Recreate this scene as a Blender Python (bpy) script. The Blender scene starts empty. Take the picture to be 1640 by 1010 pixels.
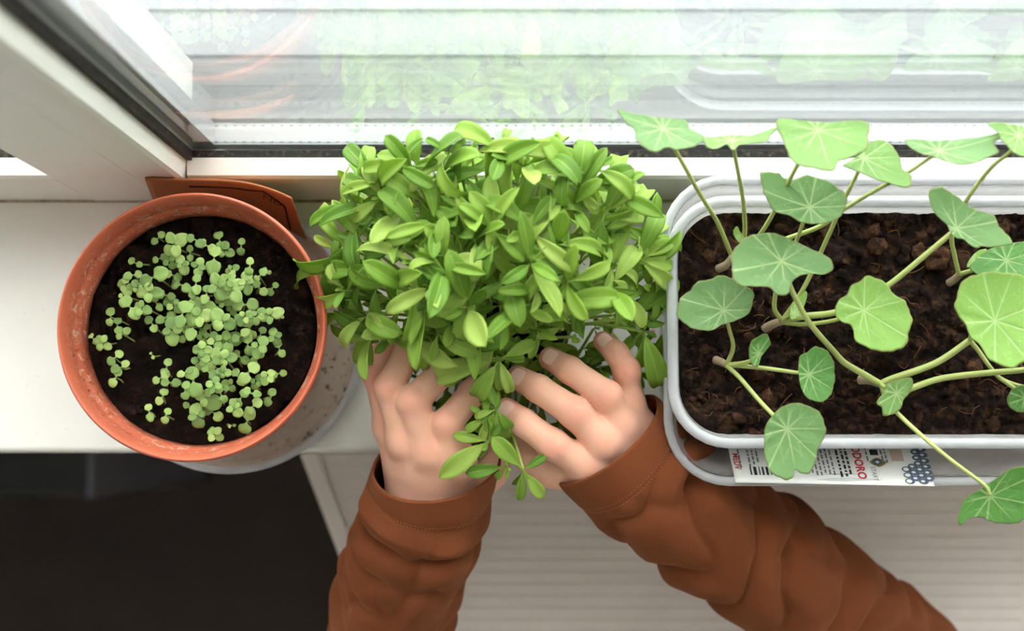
import bpy, math, random
import numpy as np
from mathutils import Vector, Matrix, noise as mnoise

# ------------------------------------------------------------------ camera, sky, exposure
S = bpy.context.scene
ZC = 0.83                      # camera height above the sill
PITCH = math.radians(5.65)     # tilt from straight down towards the window
FPX = 2222.0                   # focal length in pixels of the 1640 px wide frame
PU, PV = 820.0, 470.0          # principal point
cam_d = bpy.data.cameras.new('camera')
cam = bpy.data.objects.new('camera', cam_d)
S.collection.objects.link(cam)
cam.location = (0, 0, ZC)
cam.rotation_euler = (PITCH, 0, 0)
cam_d.sensor_fit = 'HORIZONTAL'
cam_d.sensor_width = 36.0
cam_d.lens = FPX * 36.0 / 1640.0
cam_d.shift_y = (PV - 505.0) / 1640.0
cam_d.clip_start = 0.02
cam_d.dof.use_dof = True
cam_d.dof.focus_distance = 0.725
cam_d.dof.aperture_fstop = 4.5
S.camera = cam

W = bpy.data.worlds.new('overcast_sky'); S.world = W
W.use_nodes = True
bg = W.node_tree.nodes['Background']
bg.inputs['Color'].default_value = (1.0, 0.99, 0.975, 1)
bg.inputs['Strength'].default_value = 8.0

S.view_settings.view_transform = 'Standard'
S.view_settings.look = 'None'
S.view_settings.gamma = 1.0
S.view_settings.exposure = 0.0
S.view_settings.use_curve_mapping = False
S.cycles.use_denoising = True
S.cycles.max_bounces = 10
S.cycles.diffuse_bounces = 5
S.cycles.glossy_bounces = 6
S.cycles.transmission_bounces = 6
S.cycles.transparent_max_bounces = 24
S.cycles.sample_clamp_indirect = 6.0

COL = S.collection
RND = random.Random(7)
CP, SP = math.cos(PITCH), math.sin(PITCH)

def ray(u, v):
    x, y, z = (u - PU) / FPX, -(v - PV) / FPX, -1.0
    return Vector((x, y * CP - z * SP, y * SP + z * CP))
def P(u, v, z):
    """point of the place at height z that the photograph shows at pixel (u, v)"""
    d = ray(u, v)
    return Vector((0, 0, ZC)) + d * ((z - ZC) / d.z)
def PP(u, v, o, n):
    d = ray(u, v); c = Vector((0, 0, ZC))
    return c + d * ((o - c).dot(n) / d.dot(n))

# ------------------------------------------------------------------ object helpers
def link(o, parent=None):
    COL.objects.link(o)
    if parent is not None:
        o.parent = parent
    return o
def tag(o, label=None, cat=None, group=None, kind=None):
    if label: o['label'] = label
    if cat: o['category'] = cat
    if group: o['group'] = group
    if kind: o['kind'] = kind
    return o
def empty(name, loc=(0, 0, 0)):
    o = bpy.data.objects.new(name, None)
    o.empty_display_size = 0.01
    o.location = loc
    return link(o)
def mesh(name, v, f, mat=None, smooth=True):
    me = bpy.data.meshes.new(name)
    me.from_pydata([tuple(map(float, p)) for p in v], [], [tuple(map(int, q)) for q in f])
    me.update()
    if smooth:
        me.polygons.foreach_set('use_smooth', [True] * len(me.polygons))
    if mat: me.materials.append(mat)
    return me
def obj(name, vf, mat, parent=None, smooth=True, local=True):
    """local: vertices are in world space, moved under the parent's location"""
    v, f = vf
    off = Vector((0, 0, 0))
    if parent is not None and local:
        q = parent
        while q is not None:
            off = off + q.location; q = q.parent
    elif parent is None:
        # origin at the centre of the base
        a = np.array([tuple(p) for p in v])
        off = Vector(((a[:, 0].min() + a[:, 0].max()) / 2, (a[:, 1].min() + a[:, 1].max()) / 2, a[:, 2].min()))
    me = mesh(name, [Vector(p) - off for p in v], f, mat, smooth)
    o = bpy.data.objects.new(name, me)
    if parent is None:
        o.location = off
    return link(o, parent)
class Geo:
    def __init__(s): s.v = []; s.f = []
    def add(s, v, f):
        k = len(s.v); s.v += list(v); s.f += [tuple(i + k for i in q) for q in f]; return s
    def box(s, x0, x1, y0, y1, z0, z1):
        v = [(x, y, z) for z in (z0, z1) for y in (y0, y1) for x in (x0, x1)]
        return s.add(v, [(0, 2, 3, 1), (4, 5, 7, 6), (0, 1, 5, 4), (2, 6, 7, 3), (0, 4, 6, 2), (1, 3, 7, 5)])
    def vf(s): return s.v, s.f
def box(*a): return Geo().box(*a).vf()
def bevel(o, w, seg=2):
    m = o.modifiers.new('bevel', 'BEVEL'); m.width = w; m.segments = seg; m.limit_method = 'ANGLE'; m.angle_limit = math.radians(40)
    o.data.polygons.foreach_set('use_smooth', [True] * len(o.data.polygons))
    w_ = o.modifiers.new('wn', 'WEIGHTED_NORMAL'); w_.keep_sharp = False
    return o
def catmull(pts, n):
    pts = [Vector(p) for p in pts]
    if len(pts) == 2: return [pts[0].lerp(pts[1], i / n) for i in range(n + 1)]
    q = [pts[0] * 2 - pts[1]] + pts + [pts[-1] * 2 - pts[-2]]
    out = []
    for i in range(1, len(q) - 2):
        a, b, c, d = q[i - 1:i + 3]
        for k in range(n):
            t = k / n
            out.append(0.5 * ((2 * b) + (c - a) * t + (2 * a - 5 * b + 4 * c - d) * t * t + (3 * b - a - 3 * c + d) * t ** 3))
    out.append(pts[-1])
    return out
def frames(pts):
    T = []
    for i in range(len(pts)):
        a, b = pts[max(i - 1, 0)], pts[min(i + 1, len(pts) - 1)]
        T.append((b - a).normalized())
    n = Vector((0, 0, 1)) - T[0] * T[0].z
    if n.length < 1e-3: n = Vector((1, 0, 0)) - T[0] * T[0].x
    n.normalize(); out = []
    for t in T:
        n = (n - t * n.dot(t)).normalized()
        out.append((t, n, t.cross(n)))
    return out
def tube(pts, rad, k=7, cap=True):
    pts = [Vector(p) for p in pts]; fr = frames(pts); v, f = [], []
    for i, (p, (t, n, b)) in enumerate(zip(pts, fr)):
        r = rad(i / (len(pts) - 1)) if callable(rad) else rad
        for j in range(k):
            a = 2 * math.pi * j / k
            v.append(p + n * (math.cos(a) * r) + b * (math.sin(a) * r))
    for i in range(len(pts) - 1):
        for j in range(k):
            j2 = (j + 1) % k
            f.append((i * k + j, i * k + j2, (i + 1) * k + j2, (i + 1) * k + j))
    if cap:
        f.append(tuple(range(k - 1, -1, -1))); f.append(tuple((len(pts) - 1) * k + j for j in range(k)))
    return v, f
def lathe(c, prof, k=96, closed=True):
    v, f = [], []
    n = len(prof)
    for r, z in prof:
        for j in range(k):
            a = 2 * math.pi * j / k
            v.append((c[0] + r * math.cos(a), c[1] + r * math.sin(a), c[2] + z))
    for i in range(n if closed else n - 1):
        i2 = (i + 1) % n
        for j in range(k):
            j2 = (j + 1) % k
            f.append((i * k + j, i * k + j2, i2 * k + j2, i2 * k + j))
    return v, f
def in_poly(x, y, poly):
    c = False; j = len(poly) - 1
    for i in range(len(poly)):
        xi, yi = poly[i]; xj, yj = poly[j]
        if (yi > y) != (yj > y) and x < (xj - xi) * (y - yi) / (yj - yi) + xi: c = not c
        j = i
    return c

# ------------------------------------------------------------------ materials
def lin(r, g, b):
    c = []
    for x in (r, g, b):
        x /= 255.0
        c.append(x / 12.92 if x <= 0.04045 else ((x + 0.055) / 1.055) ** 2.4)
    return (*c, 1.0)
class M:
    def __init__(s, name):
        s.m = bpy.data.materials.new(name); s.m.use_nodes = True
        s.t = s.m.node_tree; s.t.nodes.clear()
        s.out = s.n('ShaderNodeOutputMaterial')
    def n(s, typ, **kw):
        x = s.t.nodes.new(typ)
        for k, v in kw.items():
            if k in x.inputs: x.inputs[k].default_value = v
            else: setattr(x, k, v)
        return x
    def l(s, a, b): s.t.links.new(a, b)
    def coord(s, kind='Object'): return s.n('ShaderNodeTexCoord').outputs[kind]
    def noise(s, scale, detail=4, rough=0.6, vec=None, dist=0.0):
        x = s.n('ShaderNodeTexNoise')
        x.inputs['Scale'].default_value = scale; x.inputs['Detail'].default_value = detail
        x.inputs['Roughness'].default_value = rough; x.inputs['Distortion'].default_value = dist
        if vec is not None: s.l(vec, x.inputs['Vector'])
        return x.outputs['Fac']
    def ramp(s, fac, stops):
        r = s.n('ShaderNodeValToRGB'); e = r.color_ramp.elements
        while len(e) < len(stops): e.new(0.5)
        for i, (p, c) in enumerate(stops):
            e[i].position = p; e[i].color = c if len(c) == 4 else (*c, 1)
        s.l(fac, r.inputs['Fac']); return r.outputs['Color']
    def mix(s, fac, a, b, mode='MIX'):
        x = s.n('ShaderNodeMix', data_type='RGBA', blend_type=mode)
        for val, idx in ((fac, 0), (a, 6), (b, 7)):
            if hasattr(val, 'type') and hasattr(val, 'node'): s.l(val, x.inputs[idx])
            else: x.inputs[idx].default_value = val
        return x.outputs[2]
    def math(s, op, a, b=0.0):
        x = s.n('ShaderNodeMath', operation=op)
        for val, i in ((a, 0), (b, 1)):
            if hasattr(val, 'node'): s.l(val, x.inputs[i])
            else: x.inputs[i].default_value = val
        return x.outputs[0]
    def attr(s, name): 
        return s.n('ShaderNodeAttribute', attribute_name=name)
    def bump(s, h, strength=0.3, dist=0.001):
        b = s.n('ShaderNodeBump'); b.inputs['Strength'].default_value = strength; b.inputs['Distance'].default_value = dist
        s.l(h, b.inputs['Height']); return b.outputs['Normal']
    def principled(s, color, rough=0.5, spec=0.5, normal=None, **kw):
        p = s.n('ShaderNodeBsdfPrincipled')
        if hasattr(color, 'node'): s.l(color, p.inputs['Base Color'])
        else: p.inputs['Base Color'].default_value = color
        if hasattr(rough, 'node'): s.l(rough, p.inputs['Roughness'])
        else: p.inputs['Roughness'].default_value = rough
        p.inputs['Specular IOR Level'].default_value = spec
        for k, v in kw.items(): p.inputs[k].default_value = v
        if normal is not None: s.l(normal, p.inputs['Normal'])
        return p.outputs[0]
    def done(s, shader): s.l(shader, s.out.inputs['Surface']); return s.m
def plain(name, c, rough=0.5, spec=0.5, var=0.06, scale=40, bumps=0.0, **kw):
    m = M(name); co = m.coord()
    n = m.noise(scale, 4, 0.6, co)
    c2 = tuple(max(0, x * (1 - var * 2)) for x in c[:3]) + (1,)
    col = m.mix(n, c2, c)
    nr = m.bump(m.noise(scale * 6, 3, 0.6, co), bumps) if bumps else None
    return m.done(m.principled(col, rough, spec, nr, **kw))

MAT = {}
def mat_pvc():
    m = M('white_pvc'); co = m.coord()
    d = m.noise(900, 2, 0.5, co); d2 = m.noise(60, 3, 0.6, co)
    speck = m.math('MULTIPLY', m.math('GREATER_THAN', d, 0.74), m.math('GREATER_THAN', d2, 0.5))
    col = m.mix(m.noise(9, 3, 0.5, co), lin(226, 224, 218), lin(240, 239, 235))
    col = m.mix(m.math('MULTIPLY', speck, 0.6), col, lin(120, 105, 85))
    return m.done(m.principled(col, 0.35, 0.4))
MAT['pvc'] = mat_pvc()
def mat_sill():
    m = M('sill_white'); co = m.coord()
    d = m.noise(420, 2, 0.5, co); d2 = m.noise(25, 3, 0.6, co)
    speck = m.math('MULTIPLY', m.math('GREATER_THAN', d, 0.735), m.math('GREATER_THAN', d2, 0.52))
    col = m.mix(m.noise(7, 4, 0.6, co), lin(224, 221, 214), lin(238, 236, 231))
    col = m.mix(m.math('MULTIPLY', speck, 0.5), col, lin(130, 118, 98))
    return m.done(m.principled(col, 0.3, 0.4, m.bump(m.noise(200, 2, 0.5, co), 0.05)))
MAT['sill'] = mat_sill()
def mat_gasket():
    m = M('black_rubber_gasket'); co = m.coord()
    n = m.noise(330, 4, 0.7, co)
    col = m.ramp(n, [(0.0, (0.004, 0.004, 0.004)), (0.52, (0.008, 0.007, 0.006)), (0.66, (0.09, 0.065, 0.045)), (0.8, (0.25, 0.2, 0.15))])
    return m.done(m.principled(col, 0.7, 0.3))
MAT['gasket'] = mat_gasket()
def mat_glass():
    m = M('window_glass')
    lw = m.n('ShaderNodeLayerWeight'); lw.inputs['Blend'].default_value = 0.5
    f = m.math('POWER', lw.outputs['Facing'], 5.0)
    r = m.math('ADD', m.math('MULTIPLY', f, 0.96), 0.04)
    tr = m.n('ShaderNodeBsdfTransparent'); tr.inputs['Color'].default_value = (0.975, 0.99, 0.985, 1)
    gl = m.n('ShaderNodeBsdfGlossy'); gl.inputs['Roughness'].default_value = 0.02
    mx = m.n('ShaderNodeMixShader'); m.l(r, mx.inputs[0]); m.l(tr.outputs[0], mx.inputs[1]); m.l(gl.outputs[0], mx.inputs[2])
    return m.done(mx.outputs[0])
MAT['glass'] = mat_glass()
def mat_joint():
    m = M('dirty_joint'); co = m.coord()
    col = m.ramp(m.noise(160, 5, 0.75, co), [(0.3, lin(196, 188, 172)), (0.55, lin(150, 136, 112)), (0.7, lin(62, 52, 42))])
    return m.done(m.principled(col, 0.8, 0.2))
MAT['joint'] = mat_joint()
MAT['alu'] = plain('aluminium_spacer', lin(186, 190, 193), 0.4, 0.5, Metallic=0.15)
MAT['dot'] = plain('spacer_hole', lin(84, 96, 102), 0.6)
MAT['wall'] = plain('wall_paint', lin(236, 233, 227), 0.9, 0.2)
MAT['ext'] = plain('exterior_grey_metal', lin(178, 181, 184), 0.7, 0.2)
MAT['ext_rail'] = plain('outer_frame_grey', lin(150, 152, 154), 0.7, 0.2)
MAT['floor'] = plain('dark_floor', lin(58, 44, 38), 0.6, 0.3, 0.3, 12)
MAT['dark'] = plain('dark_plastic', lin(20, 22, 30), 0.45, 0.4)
MAT['dark2'] = plain('grey_edge', lin(92, 92, 100), 0.5)
MAT['rad'] = plain('radiator_white', lin(240, 229, 223), 0.5, 0.3)

def mat_terracotta():
    m = M('terracotta_plastic'); co = m.coord()
    at = m.attr('stain').outputs['Fac']
    base = m.mix(m.noise(60, 4, 0.6, co), lin(176, 88, 62), lin(198, 106, 78))
    lime = m.noise(230, 5, 0.75, co, 0.8)
    limef = m.math('MULTIPLY', m.math('MULTIPLY', m.math('SUBTRACT', lime, 0.53), 9.0), at)
    x = m.n('ShaderNodeClamp'); m.l(limef, x.inputs[0])
    col = m.mix(m.math('MULTIPLY', x.outputs[0], 0.65), base, lin(226, 200, 178))
    dirt = m.noise(300, 4, 0.7, co, 0.3)
    dd = m.math('MULTIPLY', m.math('MULTIPLY', m.math('SUBTRACT', dirt, 0.56), 10.0), at)
    y = m.n('ShaderNodeClamp'); m.l(dd, y.inputs[0])
    big = m.noise(28, 2, 0.5, co)
    bf = m.n('ShaderNodeClamp'); m.l(m.math('MULTIPLY', m.math('SUBTRACT', big, 0.42), 6.0), bf.inputs[0])
    col = m.mix(m.math('MULTIPLY', m.math('MULTIPLY', y.outputs[0], bf.outputs[0]), 0.9), col, lin(52, 32, 24))
    return m.done(m.principled(col, 0.45, 0.4, m.bump(lime, 0.15)))
MAT['terra'] = mat_terracotta()
def mat_soil(name, a, b, c):
    m = M(name); co = m.coord()
    n = m.noise(160, 6, 0.75, co); n2 = m.noise(700, 3, 0.7, co)
    col = m.ramp(n, [(0.3, a), (0.5, b), (0.68, c)])
    col = m.mix(m.math('MULTIPLY', m.math('GREATER_THAN', n2, 0.72), 0.5), col, lin(150, 105, 75))
    return m.done(m.principled(col, 0.95, 0.15, m.bump(m.noise(900, 5, 0.8, co), 0.8, 0.002)))
MAT['soil_dark'] = mat_soil('black_potting_soil', lin(13, 8, 7), lin(24, 15, 12), lin(62, 42, 32))
MAT['soil_brown'] = mat_soil('brown_peat_soil', lin(14, 8, 6), lin(30, 18, 13), lin(84, 57, 40))
MAT['lump'] = mat_soil('peat_lump', lin(36, 22, 15), lin(62, 40, 27), lin(112, 78, 54))
MAT['fibre'] = plain('peat_fibre', lin(120, 82, 56), 0.9, 0.2, 0.2, 200)
def mat_milky(name, fac, col, rough=0.3):
    m = M(name); co = m.coord()
    tr = m.n('ShaderNodeBsdfTransparent'); tr.inputs['Color'].default_value = (0.93, 0.93, 0.93, 1)
    tl = m.n('ShaderNodeBsdfTranslucent'); tl.inputs['Color'].default_value = col
    p = m.principled(col, rough, 0.5)
    a = m.n('ShaderNodeMixShader'); a.inputs[0].default_value = 0.35; m.l(p, a.inputs[1]); m.l(tl.outputs[0], a.inputs[2])
    b = m.n('ShaderNodeMixShader')
    lw = m.n('ShaderNodeLayerWeight'); lw.inputs['Blend'].default_value = 0.4
    nn = m.math('MULTIPLY', m.noise(70, 4, 0.6, co), 0.25)
    ff = m.math('MINIMUM', m.math('ADD', m.math('ADD', m.math('MULTIPLY', lw.outputs['Facing'], 0.45), fac - 0.12), nn), 0.95)
    m.l(ff, b.inputs[0]); m.l(tr.outputs[0], b.inputs[1]); m.l(a.outputs[0], b.inputs[2])
    return m.done(b.outputs[0])
MAT['milky'] = mat_milky('milky_plastic', 0.25, lin(222, 220, 219))
MAT['milky_rim'] = mat_milky('milky_plastic_rim', 0.52, lin(226, 227, 230))
def mat_saucer():
    m = M('dirty_clear_saucer'); co = m.coord()
    n = m.noise(170, 4, 0.75, co); n2 = m.noise(22, 2, 0.5, co)
    x = m.n('ShaderNodeClamp'); m.l(m.math('MULTIPLY', m.math('SUBTRACT', n, 0.56), 14.0), x.inputs[0])
    y = m.n('ShaderNodeClamp'); m.l(m.math('MULTIPLY', m.math('SUBTRACT', n2, 0.4), 6.0), y.inputs[0])
    col = m.mix(m.noise(40, 3, 0.6, co), lin(150, 138, 124), lin(186, 174, 160))
    col = m.mix(m.math('MULTIPLY', m.math('MULTIPLY', x.outputs[0], y.outputs[0]), 0.85), col, lin(52, 44, 38))
    return m.done(m.principled(col, 0.25, 0.5))
MAT['saucer'] = mat_saucer()
def mat_kraft():
    m = M('kraft_paper'); co = m.coord()
    mp = m.n('ShaderNodeMapping'); mp.inputs['Scale'].default_value = (1, 1, 8); m.l(co, mp.inputs[0])
    col = m.mix(m.noise(140, 4, 0.7, mp.outputs[0]), lin(140, 84, 52), lin(176, 112, 72))
    return m.done(m.principled(col, 0.8, 0.2))
MAT['kraft'] = mat_kraft()
MAT['ink'] = plain('dark_ink', lin(58, 34, 24), 0.8, 0.2)
MAT['paper'] = plain('white_label_paper', lin(232, 230, 226), 0.6, 0.3, 0.02)
MAT['ink_grey'] = plain('grey_print', lin(112, 116, 122), 0.7)
MAT['ink_black'] = plain('black_print', lin(28, 48, 44), 0.7)
MAT['ink_red'] = plain('red_print', lin(184, 40, 62), 0.7)
MAT['ink_green'] = plain('green_print', lin(96, 160, 134), 0.7)
MAT['ink_pink'] = plain('pink_print', lin(226, 140, 136), 0.7)
MAT['ink_gold'] = plain('gold_print', lin(140, 120, 40), 0.7)
MAT['ink_blue'] = plain('blue_grey_print', lin(78, 92, 112), 0.7)
MAT['ink_beige'] = plain('beige_print', lin(206, 180, 160), 0.7)

def leaf_shader(m, col, trans=0.35, rough=0.45, normal=None, spec=0.35):
    p = m.principled(col, rough, spec, normal)
    tl = m.n('ShaderNodeBsdfTranslucent')
    m.l(m.mix(1.0, col, (1.25, 1.2, 0.5, 1), 'MULTIPLY'), tl.inputs['Color'])
    mx = m.n('ShaderNodeMixShader'); mx.inputs[0].default_value = trans
    m.l(p, mx.inputs[1]); m.l(tl.outputs[0], mx.inputs[2])
    return mx.outputs[0]
def mat_cress():
    m = M('cress_leaf')
    uv = m.attr('lf'); sep = m.n('ShaderNodeSeparateXYZ'); m.l(uv.outputs['Vector'], sep.inputs[0])
    t, s = sep.outputs[0], sep.outputs[1]
    rnd = m.n('ShaderNodeObjectInfo').outputs['Random']
    co = m.coord()
    base = m.ramp(rnd, [(0.0, lin(106, 150, 50)), (0.35, lin(138, 176, 64)), (0.7, lin(164, 194, 84)), (1.0, lin(188, 208, 110))])
    base = m.mix(m.math('MULTIPLY', m.noise(160, 3, 0.6, co), 0.3), base, lin(106, 150, 46))
    rib = m.n('ShaderNodeClamp'); m.l(m.math('SUBTRACT', 1.0, m.math('MULTIPLY', m.math('ABSOLUTE', s), 9.0)), rib.inputs[0])
    col = m.mix(m.math('MULTIPLY', rib.outputs[0], 0.45), base, lin(184, 210, 116))
    bs = m.n('ShaderNodeClamp'); m.l(m.math('SUBTRACT', 1.0, m.math('MULTIPLY', t, 3.2)), bs.inputs[0])
    col = m.mix(m.math('MULTIPLY', bs.outputs[0], 0.5), col, lin(184, 206, 110))
    return m.done(leaf_shader(m, col, 0.42, 0.36, m.bump(m.noise(420, 3, 0.6, co), 0.25)))
MAT['cress'] = mat_cress()
MAT['cress_stem'] = plain('cress_stem', lin(166, 190, 92), 0.5, 0.4, 0.1)
def mat_seedling():
    m = M('seedling_leaf')
    rnd = m.n('ShaderNodeObjectInfo').outputs['Random']; co = m.coord()
    base = m.ramp(rnd, [(0.0, lin(118, 154, 80)), (0.4, lin(146, 180, 92)), (0.75, lin(166, 196, 106)), (1.0, lin(184, 206, 120))])
    col = m.mix(m.math('MULTIPLY', m.noise(600, 3, 0.6, co), 0.3), base, lin(190, 208, 150))
    return m.done(leaf_shader(m, col, 0.25, 0.5, m.bump(m.noise(900, 3, 0.6, co), 0.3)))
MAT['seedling'] = mat_seedling()
MAT['seedling_stem'] = plain('seedling_stem', lin(150, 168, 96), 0.5, 0.3)
def mat_nast(name, a, b):
    m = M(name); co = m.coord()
    vein = m.attr('vein').outputs['Fac']; edge = m.attr('edge').outputs['Fac']
    base = m.mix(m.noise(50, 4, 0.6, co), a, b)
    base = m.mix(m.math('MULTIPLY', m.noise(800, 2, 0.6, co), 0.2), base, lin(90, 140, 70))
    col = m.mix(m.math('MULTIPLY', vein, 0.5), base, lin(206, 224, 168))
    col = m.mix(m.math('MULTIPLY', edge, 0.45), col, lin(150, 116, 70))
    return m.done(leaf_shader(m, col, 0.32, 0.5, m.bump(m.math('SUBTRACT', m.noise(260, 3, 0.6, co), m.math('MULTIPLY', vein, 0.8)), 0.3)))
MAT['nast_cool'] = mat_nast('nasturtium_cool', lin(100, 138, 82), lin(126, 162, 104))
MAT['nast_mid'] = mat_nast('nasturtium_mid', lin(108, 148, 74), lin(134, 170, 96))
MAT['nast_warm'] = mat_nast('nasturtium_warm', lin(126, 170, 76), lin(152, 188, 96))
MAT['nast_dark'] = mat_nast('nasturtium_dark', lin(78, 132, 60), lin(100, 152, 72))
def mat_petiole():
    m = M('nasturtium_petiole'); co = m.coord()
    col = m.mix(m.noise(45, 3, 0.6, co), lin(150, 168, 88), lin(178, 184, 116))
    return m.done(m.principled(col, 0.45, 0.4))
MAT['petiole'] = mat_petiole()
MAT['stem_base'] = plain('stem_base', lin(160, 140, 116), 0.6, 0.3, 0.12, 200)
def mat_skin():
    m = M('skin'); co = m.coord()
    red = m.attr('red').outputs['Fac']
    base = m.mix(m.noise(70, 4, 0.6, co), lin(224, 166, 140), lin(236, 186, 162))
    col = m.mix(m.math('MULTIPLY', red, 0.85), base, lin(208, 112, 94))
    v = m.n('ShaderNodeTexVoronoi'); v.inputs['Scale'].default_value = 900; m.l(co, v.inputs['Vector'])
    h = m.math('ADD', m.math('MULTIPLY', v.outputs['Distance'], 0.5), m.math('MULTIPLY', m.noise(260, 4, 0.6, co), 0.8))
    p = m.principled(col, 0.5, 0.35, m.bump(h, 0.12, 0.0006))
    pn = p.node
    pn.inputs['Subsurface Weight'].default_value = 0.18
    pn.inputs['Subsurface Radius'].default_value = (1.0, 0.35, 0.2)
    pn.inputs['Subsurface Scale'].default_value = 0.004
    return m.done(p)
MAT['skin'] = mat_skin()
MAT['nail'] = plain('fingernail', lin(240, 194, 180), 0.25, 0.5, 0.04, 300)
def mat_cloth():
    m = M('rust_brown_jersey'); co = m.coord()
    n = m.noise(1600, 3, 0.7, co); n2 = m.noise(35, 4, 0.6, co)
    col = m.mix(n2, lin(101, 53, 30), lin(124, 68, 40))
    col = m.mix(m.math('MULTIPLY', n, 0.4), col, lin(90, 45, 25))
    p = m.principled(col, 0.9, 0.1, m.bump(n, 0.4, 0.0006))
    p.node.inputs['Sheen Weight'].default_value = 0.25
    p.node.inputs['Sheen Roughness'].default_value = 0.5
    p.node.inputs['Sheen Tint'].default_value = lin(220, 150, 110)
    return m.done(p)
MAT['cloth'] = mat_cloth()
MAT['thread'] = plain('seam_thread', lin(164, 100, 62), 0.8, 0.2)

# ------------------------------------------------------------------ the room
Y_FR = 0.139          # front face of the window frame, back edge of the sill
Y_SILL = -0.013       # front edge of the sill
RX0, RX1, RY0, RZ0, RZ1 = -1.9, 2.1, -3.2, -0.85, 1.75
WX0, WX1, WZ1 = -1.15, 1.25, 1.45       # window opening
def st(name, vf, mat, smooth=False):
    return tag(obj(name, vf, mat, None, smooth), kind='structure')
st('floor', box(RX0, RX1, RY0, Y_FR + 0.2, RZ0 - 0.05, RZ0), MAT['floor'])
st('ceiling', box(RX0, RX1, RY0, Y_FR + 0.2, RZ1, RZ1 + 0.05), MAT['wall'])
st('wall_left', box(RX0 - 0.05, RX0, RY0, Y_FR + 0.2, RZ0, RZ1), MAT['wall'])
st('wall_right', box(RX1, RX1 + 0.05, RY0, Y_FR + 0.2, RZ0, RZ1), MAT['wall'])
st('wall_back', box(RX0, RX1, RY0 - 0.05, RY0, RZ0, RZ1), MAT['wall'])
g = Geo()
g.box(RX0, RX1, 0.10, 0.205, RZ0, -0.06)
g.box(RX0, RX1, 0.10, Y_FR, -0.06, -0.022)
g.box(RX0, WX0, Y_FR, 0.30, -0.022, RZ1)
g.box(WX1, RX1, Y_FR, 0.30, -0.022, RZ1)
g.box(WX0, WX1, Y_FR, 0.30, WZ1, RZ1)
st('wall_window', g.vf(), MAT['wall'])
o = st('trim_1', box(RX0 + 0.01, RX1 - 0.01, Y_SILL, Y_FR + 0.002, -0.022, 0.0), MAT['sill'])
o['label'] = 'white plastic window sill under the pots'
bevel(o, 0.004, 3)
st('trim_3', box(RX0 + 0.01, RX1 - 0.01, Y_FR - 0.0016, Y_FR, 0.0001, 0.0009), MAT['joint'])
st('exterior_ledge', Geo().box(WX0, WX1, 0.206, 0.62, -0.05, -0.03).box(WX0, WX1, 0.214, 0.222, -0.03, -0.028).box(WX0, WX1, 0.236, 0.250, -0.03, -0.026).box(WX0, WX1, 0.266, 0.272, -0.03, -0.0275).vf(), MAT['ext'])

MX0, MX1 = -0.254, -0.1795      # the upright between the two panes
def window(name, x0, x1, label):
    w = empty(name, ((x0 + x1) / 2, Y_FR, 0)); tag(w, label, 'window', kind='structure')
    zt = WZ1
    # bottom rail with a sloping top bead
    prof = [(Y_FR, 0.0), (Y_FR, 0.0705), (Y_FR + 0.0015, 0.0735), (Y_FR + 0.011, 0.0755), (Y_FR + 0.0115, 0.070), (Y_FR + 0.0115, 0.0)]
    v = [(x, y, z) for x in (x0, x1) for y, z in prof]; n = len(prof)
    f = [(i, (i + 1) % n, n + (i + 1) % n, n + i) for i in range(n)] + [tuple(range(n))[::-1], tuple(range(n, 2 * n))]
    obj('bottom_rail', (v, [q[::-1] for q in f]), MAT['pvc'], w, False)
    obj('gasket', Geo().box(x0, x1, Y_FR + 0.0108, Y_FR + 0.0152, 0.060, 0.0752).vf(), MAT['gasket'], w, False)
    obj('glass_pane', box(x0, x1, 0.1545, 0.1580, 0.062, zt), MAT['glass'], w, False)
    obj('glass_pane', box(x0, x1, 0.1705, 0.1740, 0.062, zt), MAT['glass'], w, False)
    sp = obj('spacer_bar', box(x0, x1, 0.1582, 0.1703, 0.058, 0.0715), MAT['alu'], w, False)
    g = Geo(); k = 0; x = x0 + 0.004
    while x < min(x1, 0.5):
        for y in (0.1597, 0.1688):
            g.box(x, x + 0.0016, y - 0.0004, y + 0.0004, 0.0713, 0.0717)
        x += 0.0052
    tag(obj('perforations', g.vf(), MAT['dot'], sp, False), kind='stuff')
    obj('outer_rail', box(x0, x1, 0.1742, 0.206, -0.03, 0.066), MAT['ext_rail'], w, False)
    obj('head_rail', box(x0, x1, Y_FR, 0.206, zt, zt + 0.06), MAT['pvc'], w, False)
    return w
w1 = window('window_1', MX1, WX1, 'double glazed window pane behind the plants with perforated spacer bar')
w2 = window('window_2', WX0, MX0, 'second window pane left of the white upright')
# upright: stile with bead, gasket and seams
mu = empty('trim_2', (-0.215, Y_FR, 0)); tag(mu, 'white plastic window upright at the left', 'window upright', kind='structure')
def xprism(prof, z0, z1):
    n = len(prof); v = [(x, y, z) for z in (z0, z1) for x, y in prof]
    f = [(i, (i + 1) % n, n + (i + 1) % n, n + i) for i in range(n)] + [tuple(range(n))[::-1], tuple(range(n, 2 * n))]
    return v, f
zb = 0.0
obj('sash_stile', xprism([(-0.2055, Y_FR - 0.0015), (-0.1835, Y_FR - 0.0015), (-0.1815, Y_FR), (-0.1795, Y_FR + 0.011), (-0.1795, 0.206), (-0.2055, 0.206)], 0.0005, WZ1), MAT['pvc'], mu, False)
obj('frame_post', xprism([(-0.254, Y_FR + 0.001), (-0.2525, Y_FR - 0.0005), (-0.2075, Y_FR - 0.0005), (-0.206, Y_FR + 0.001), (-0.206, 0.206), (-0.254, 0.206)], 0.0005, WZ1), MAT['pvc'], mu, False)
obj('gasket', box(-0.1797, -0.1765, Y_FR + 0.0095, Y_FR + 0.0150, 0.0745, WZ1), MAT['gasket'], mu, False)
obj('spacer_bar', box(-0.1790, -0.1655, 0.1582, 0.1703, 0.0715, WZ1), MAT['alu'], mu, False)

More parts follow.
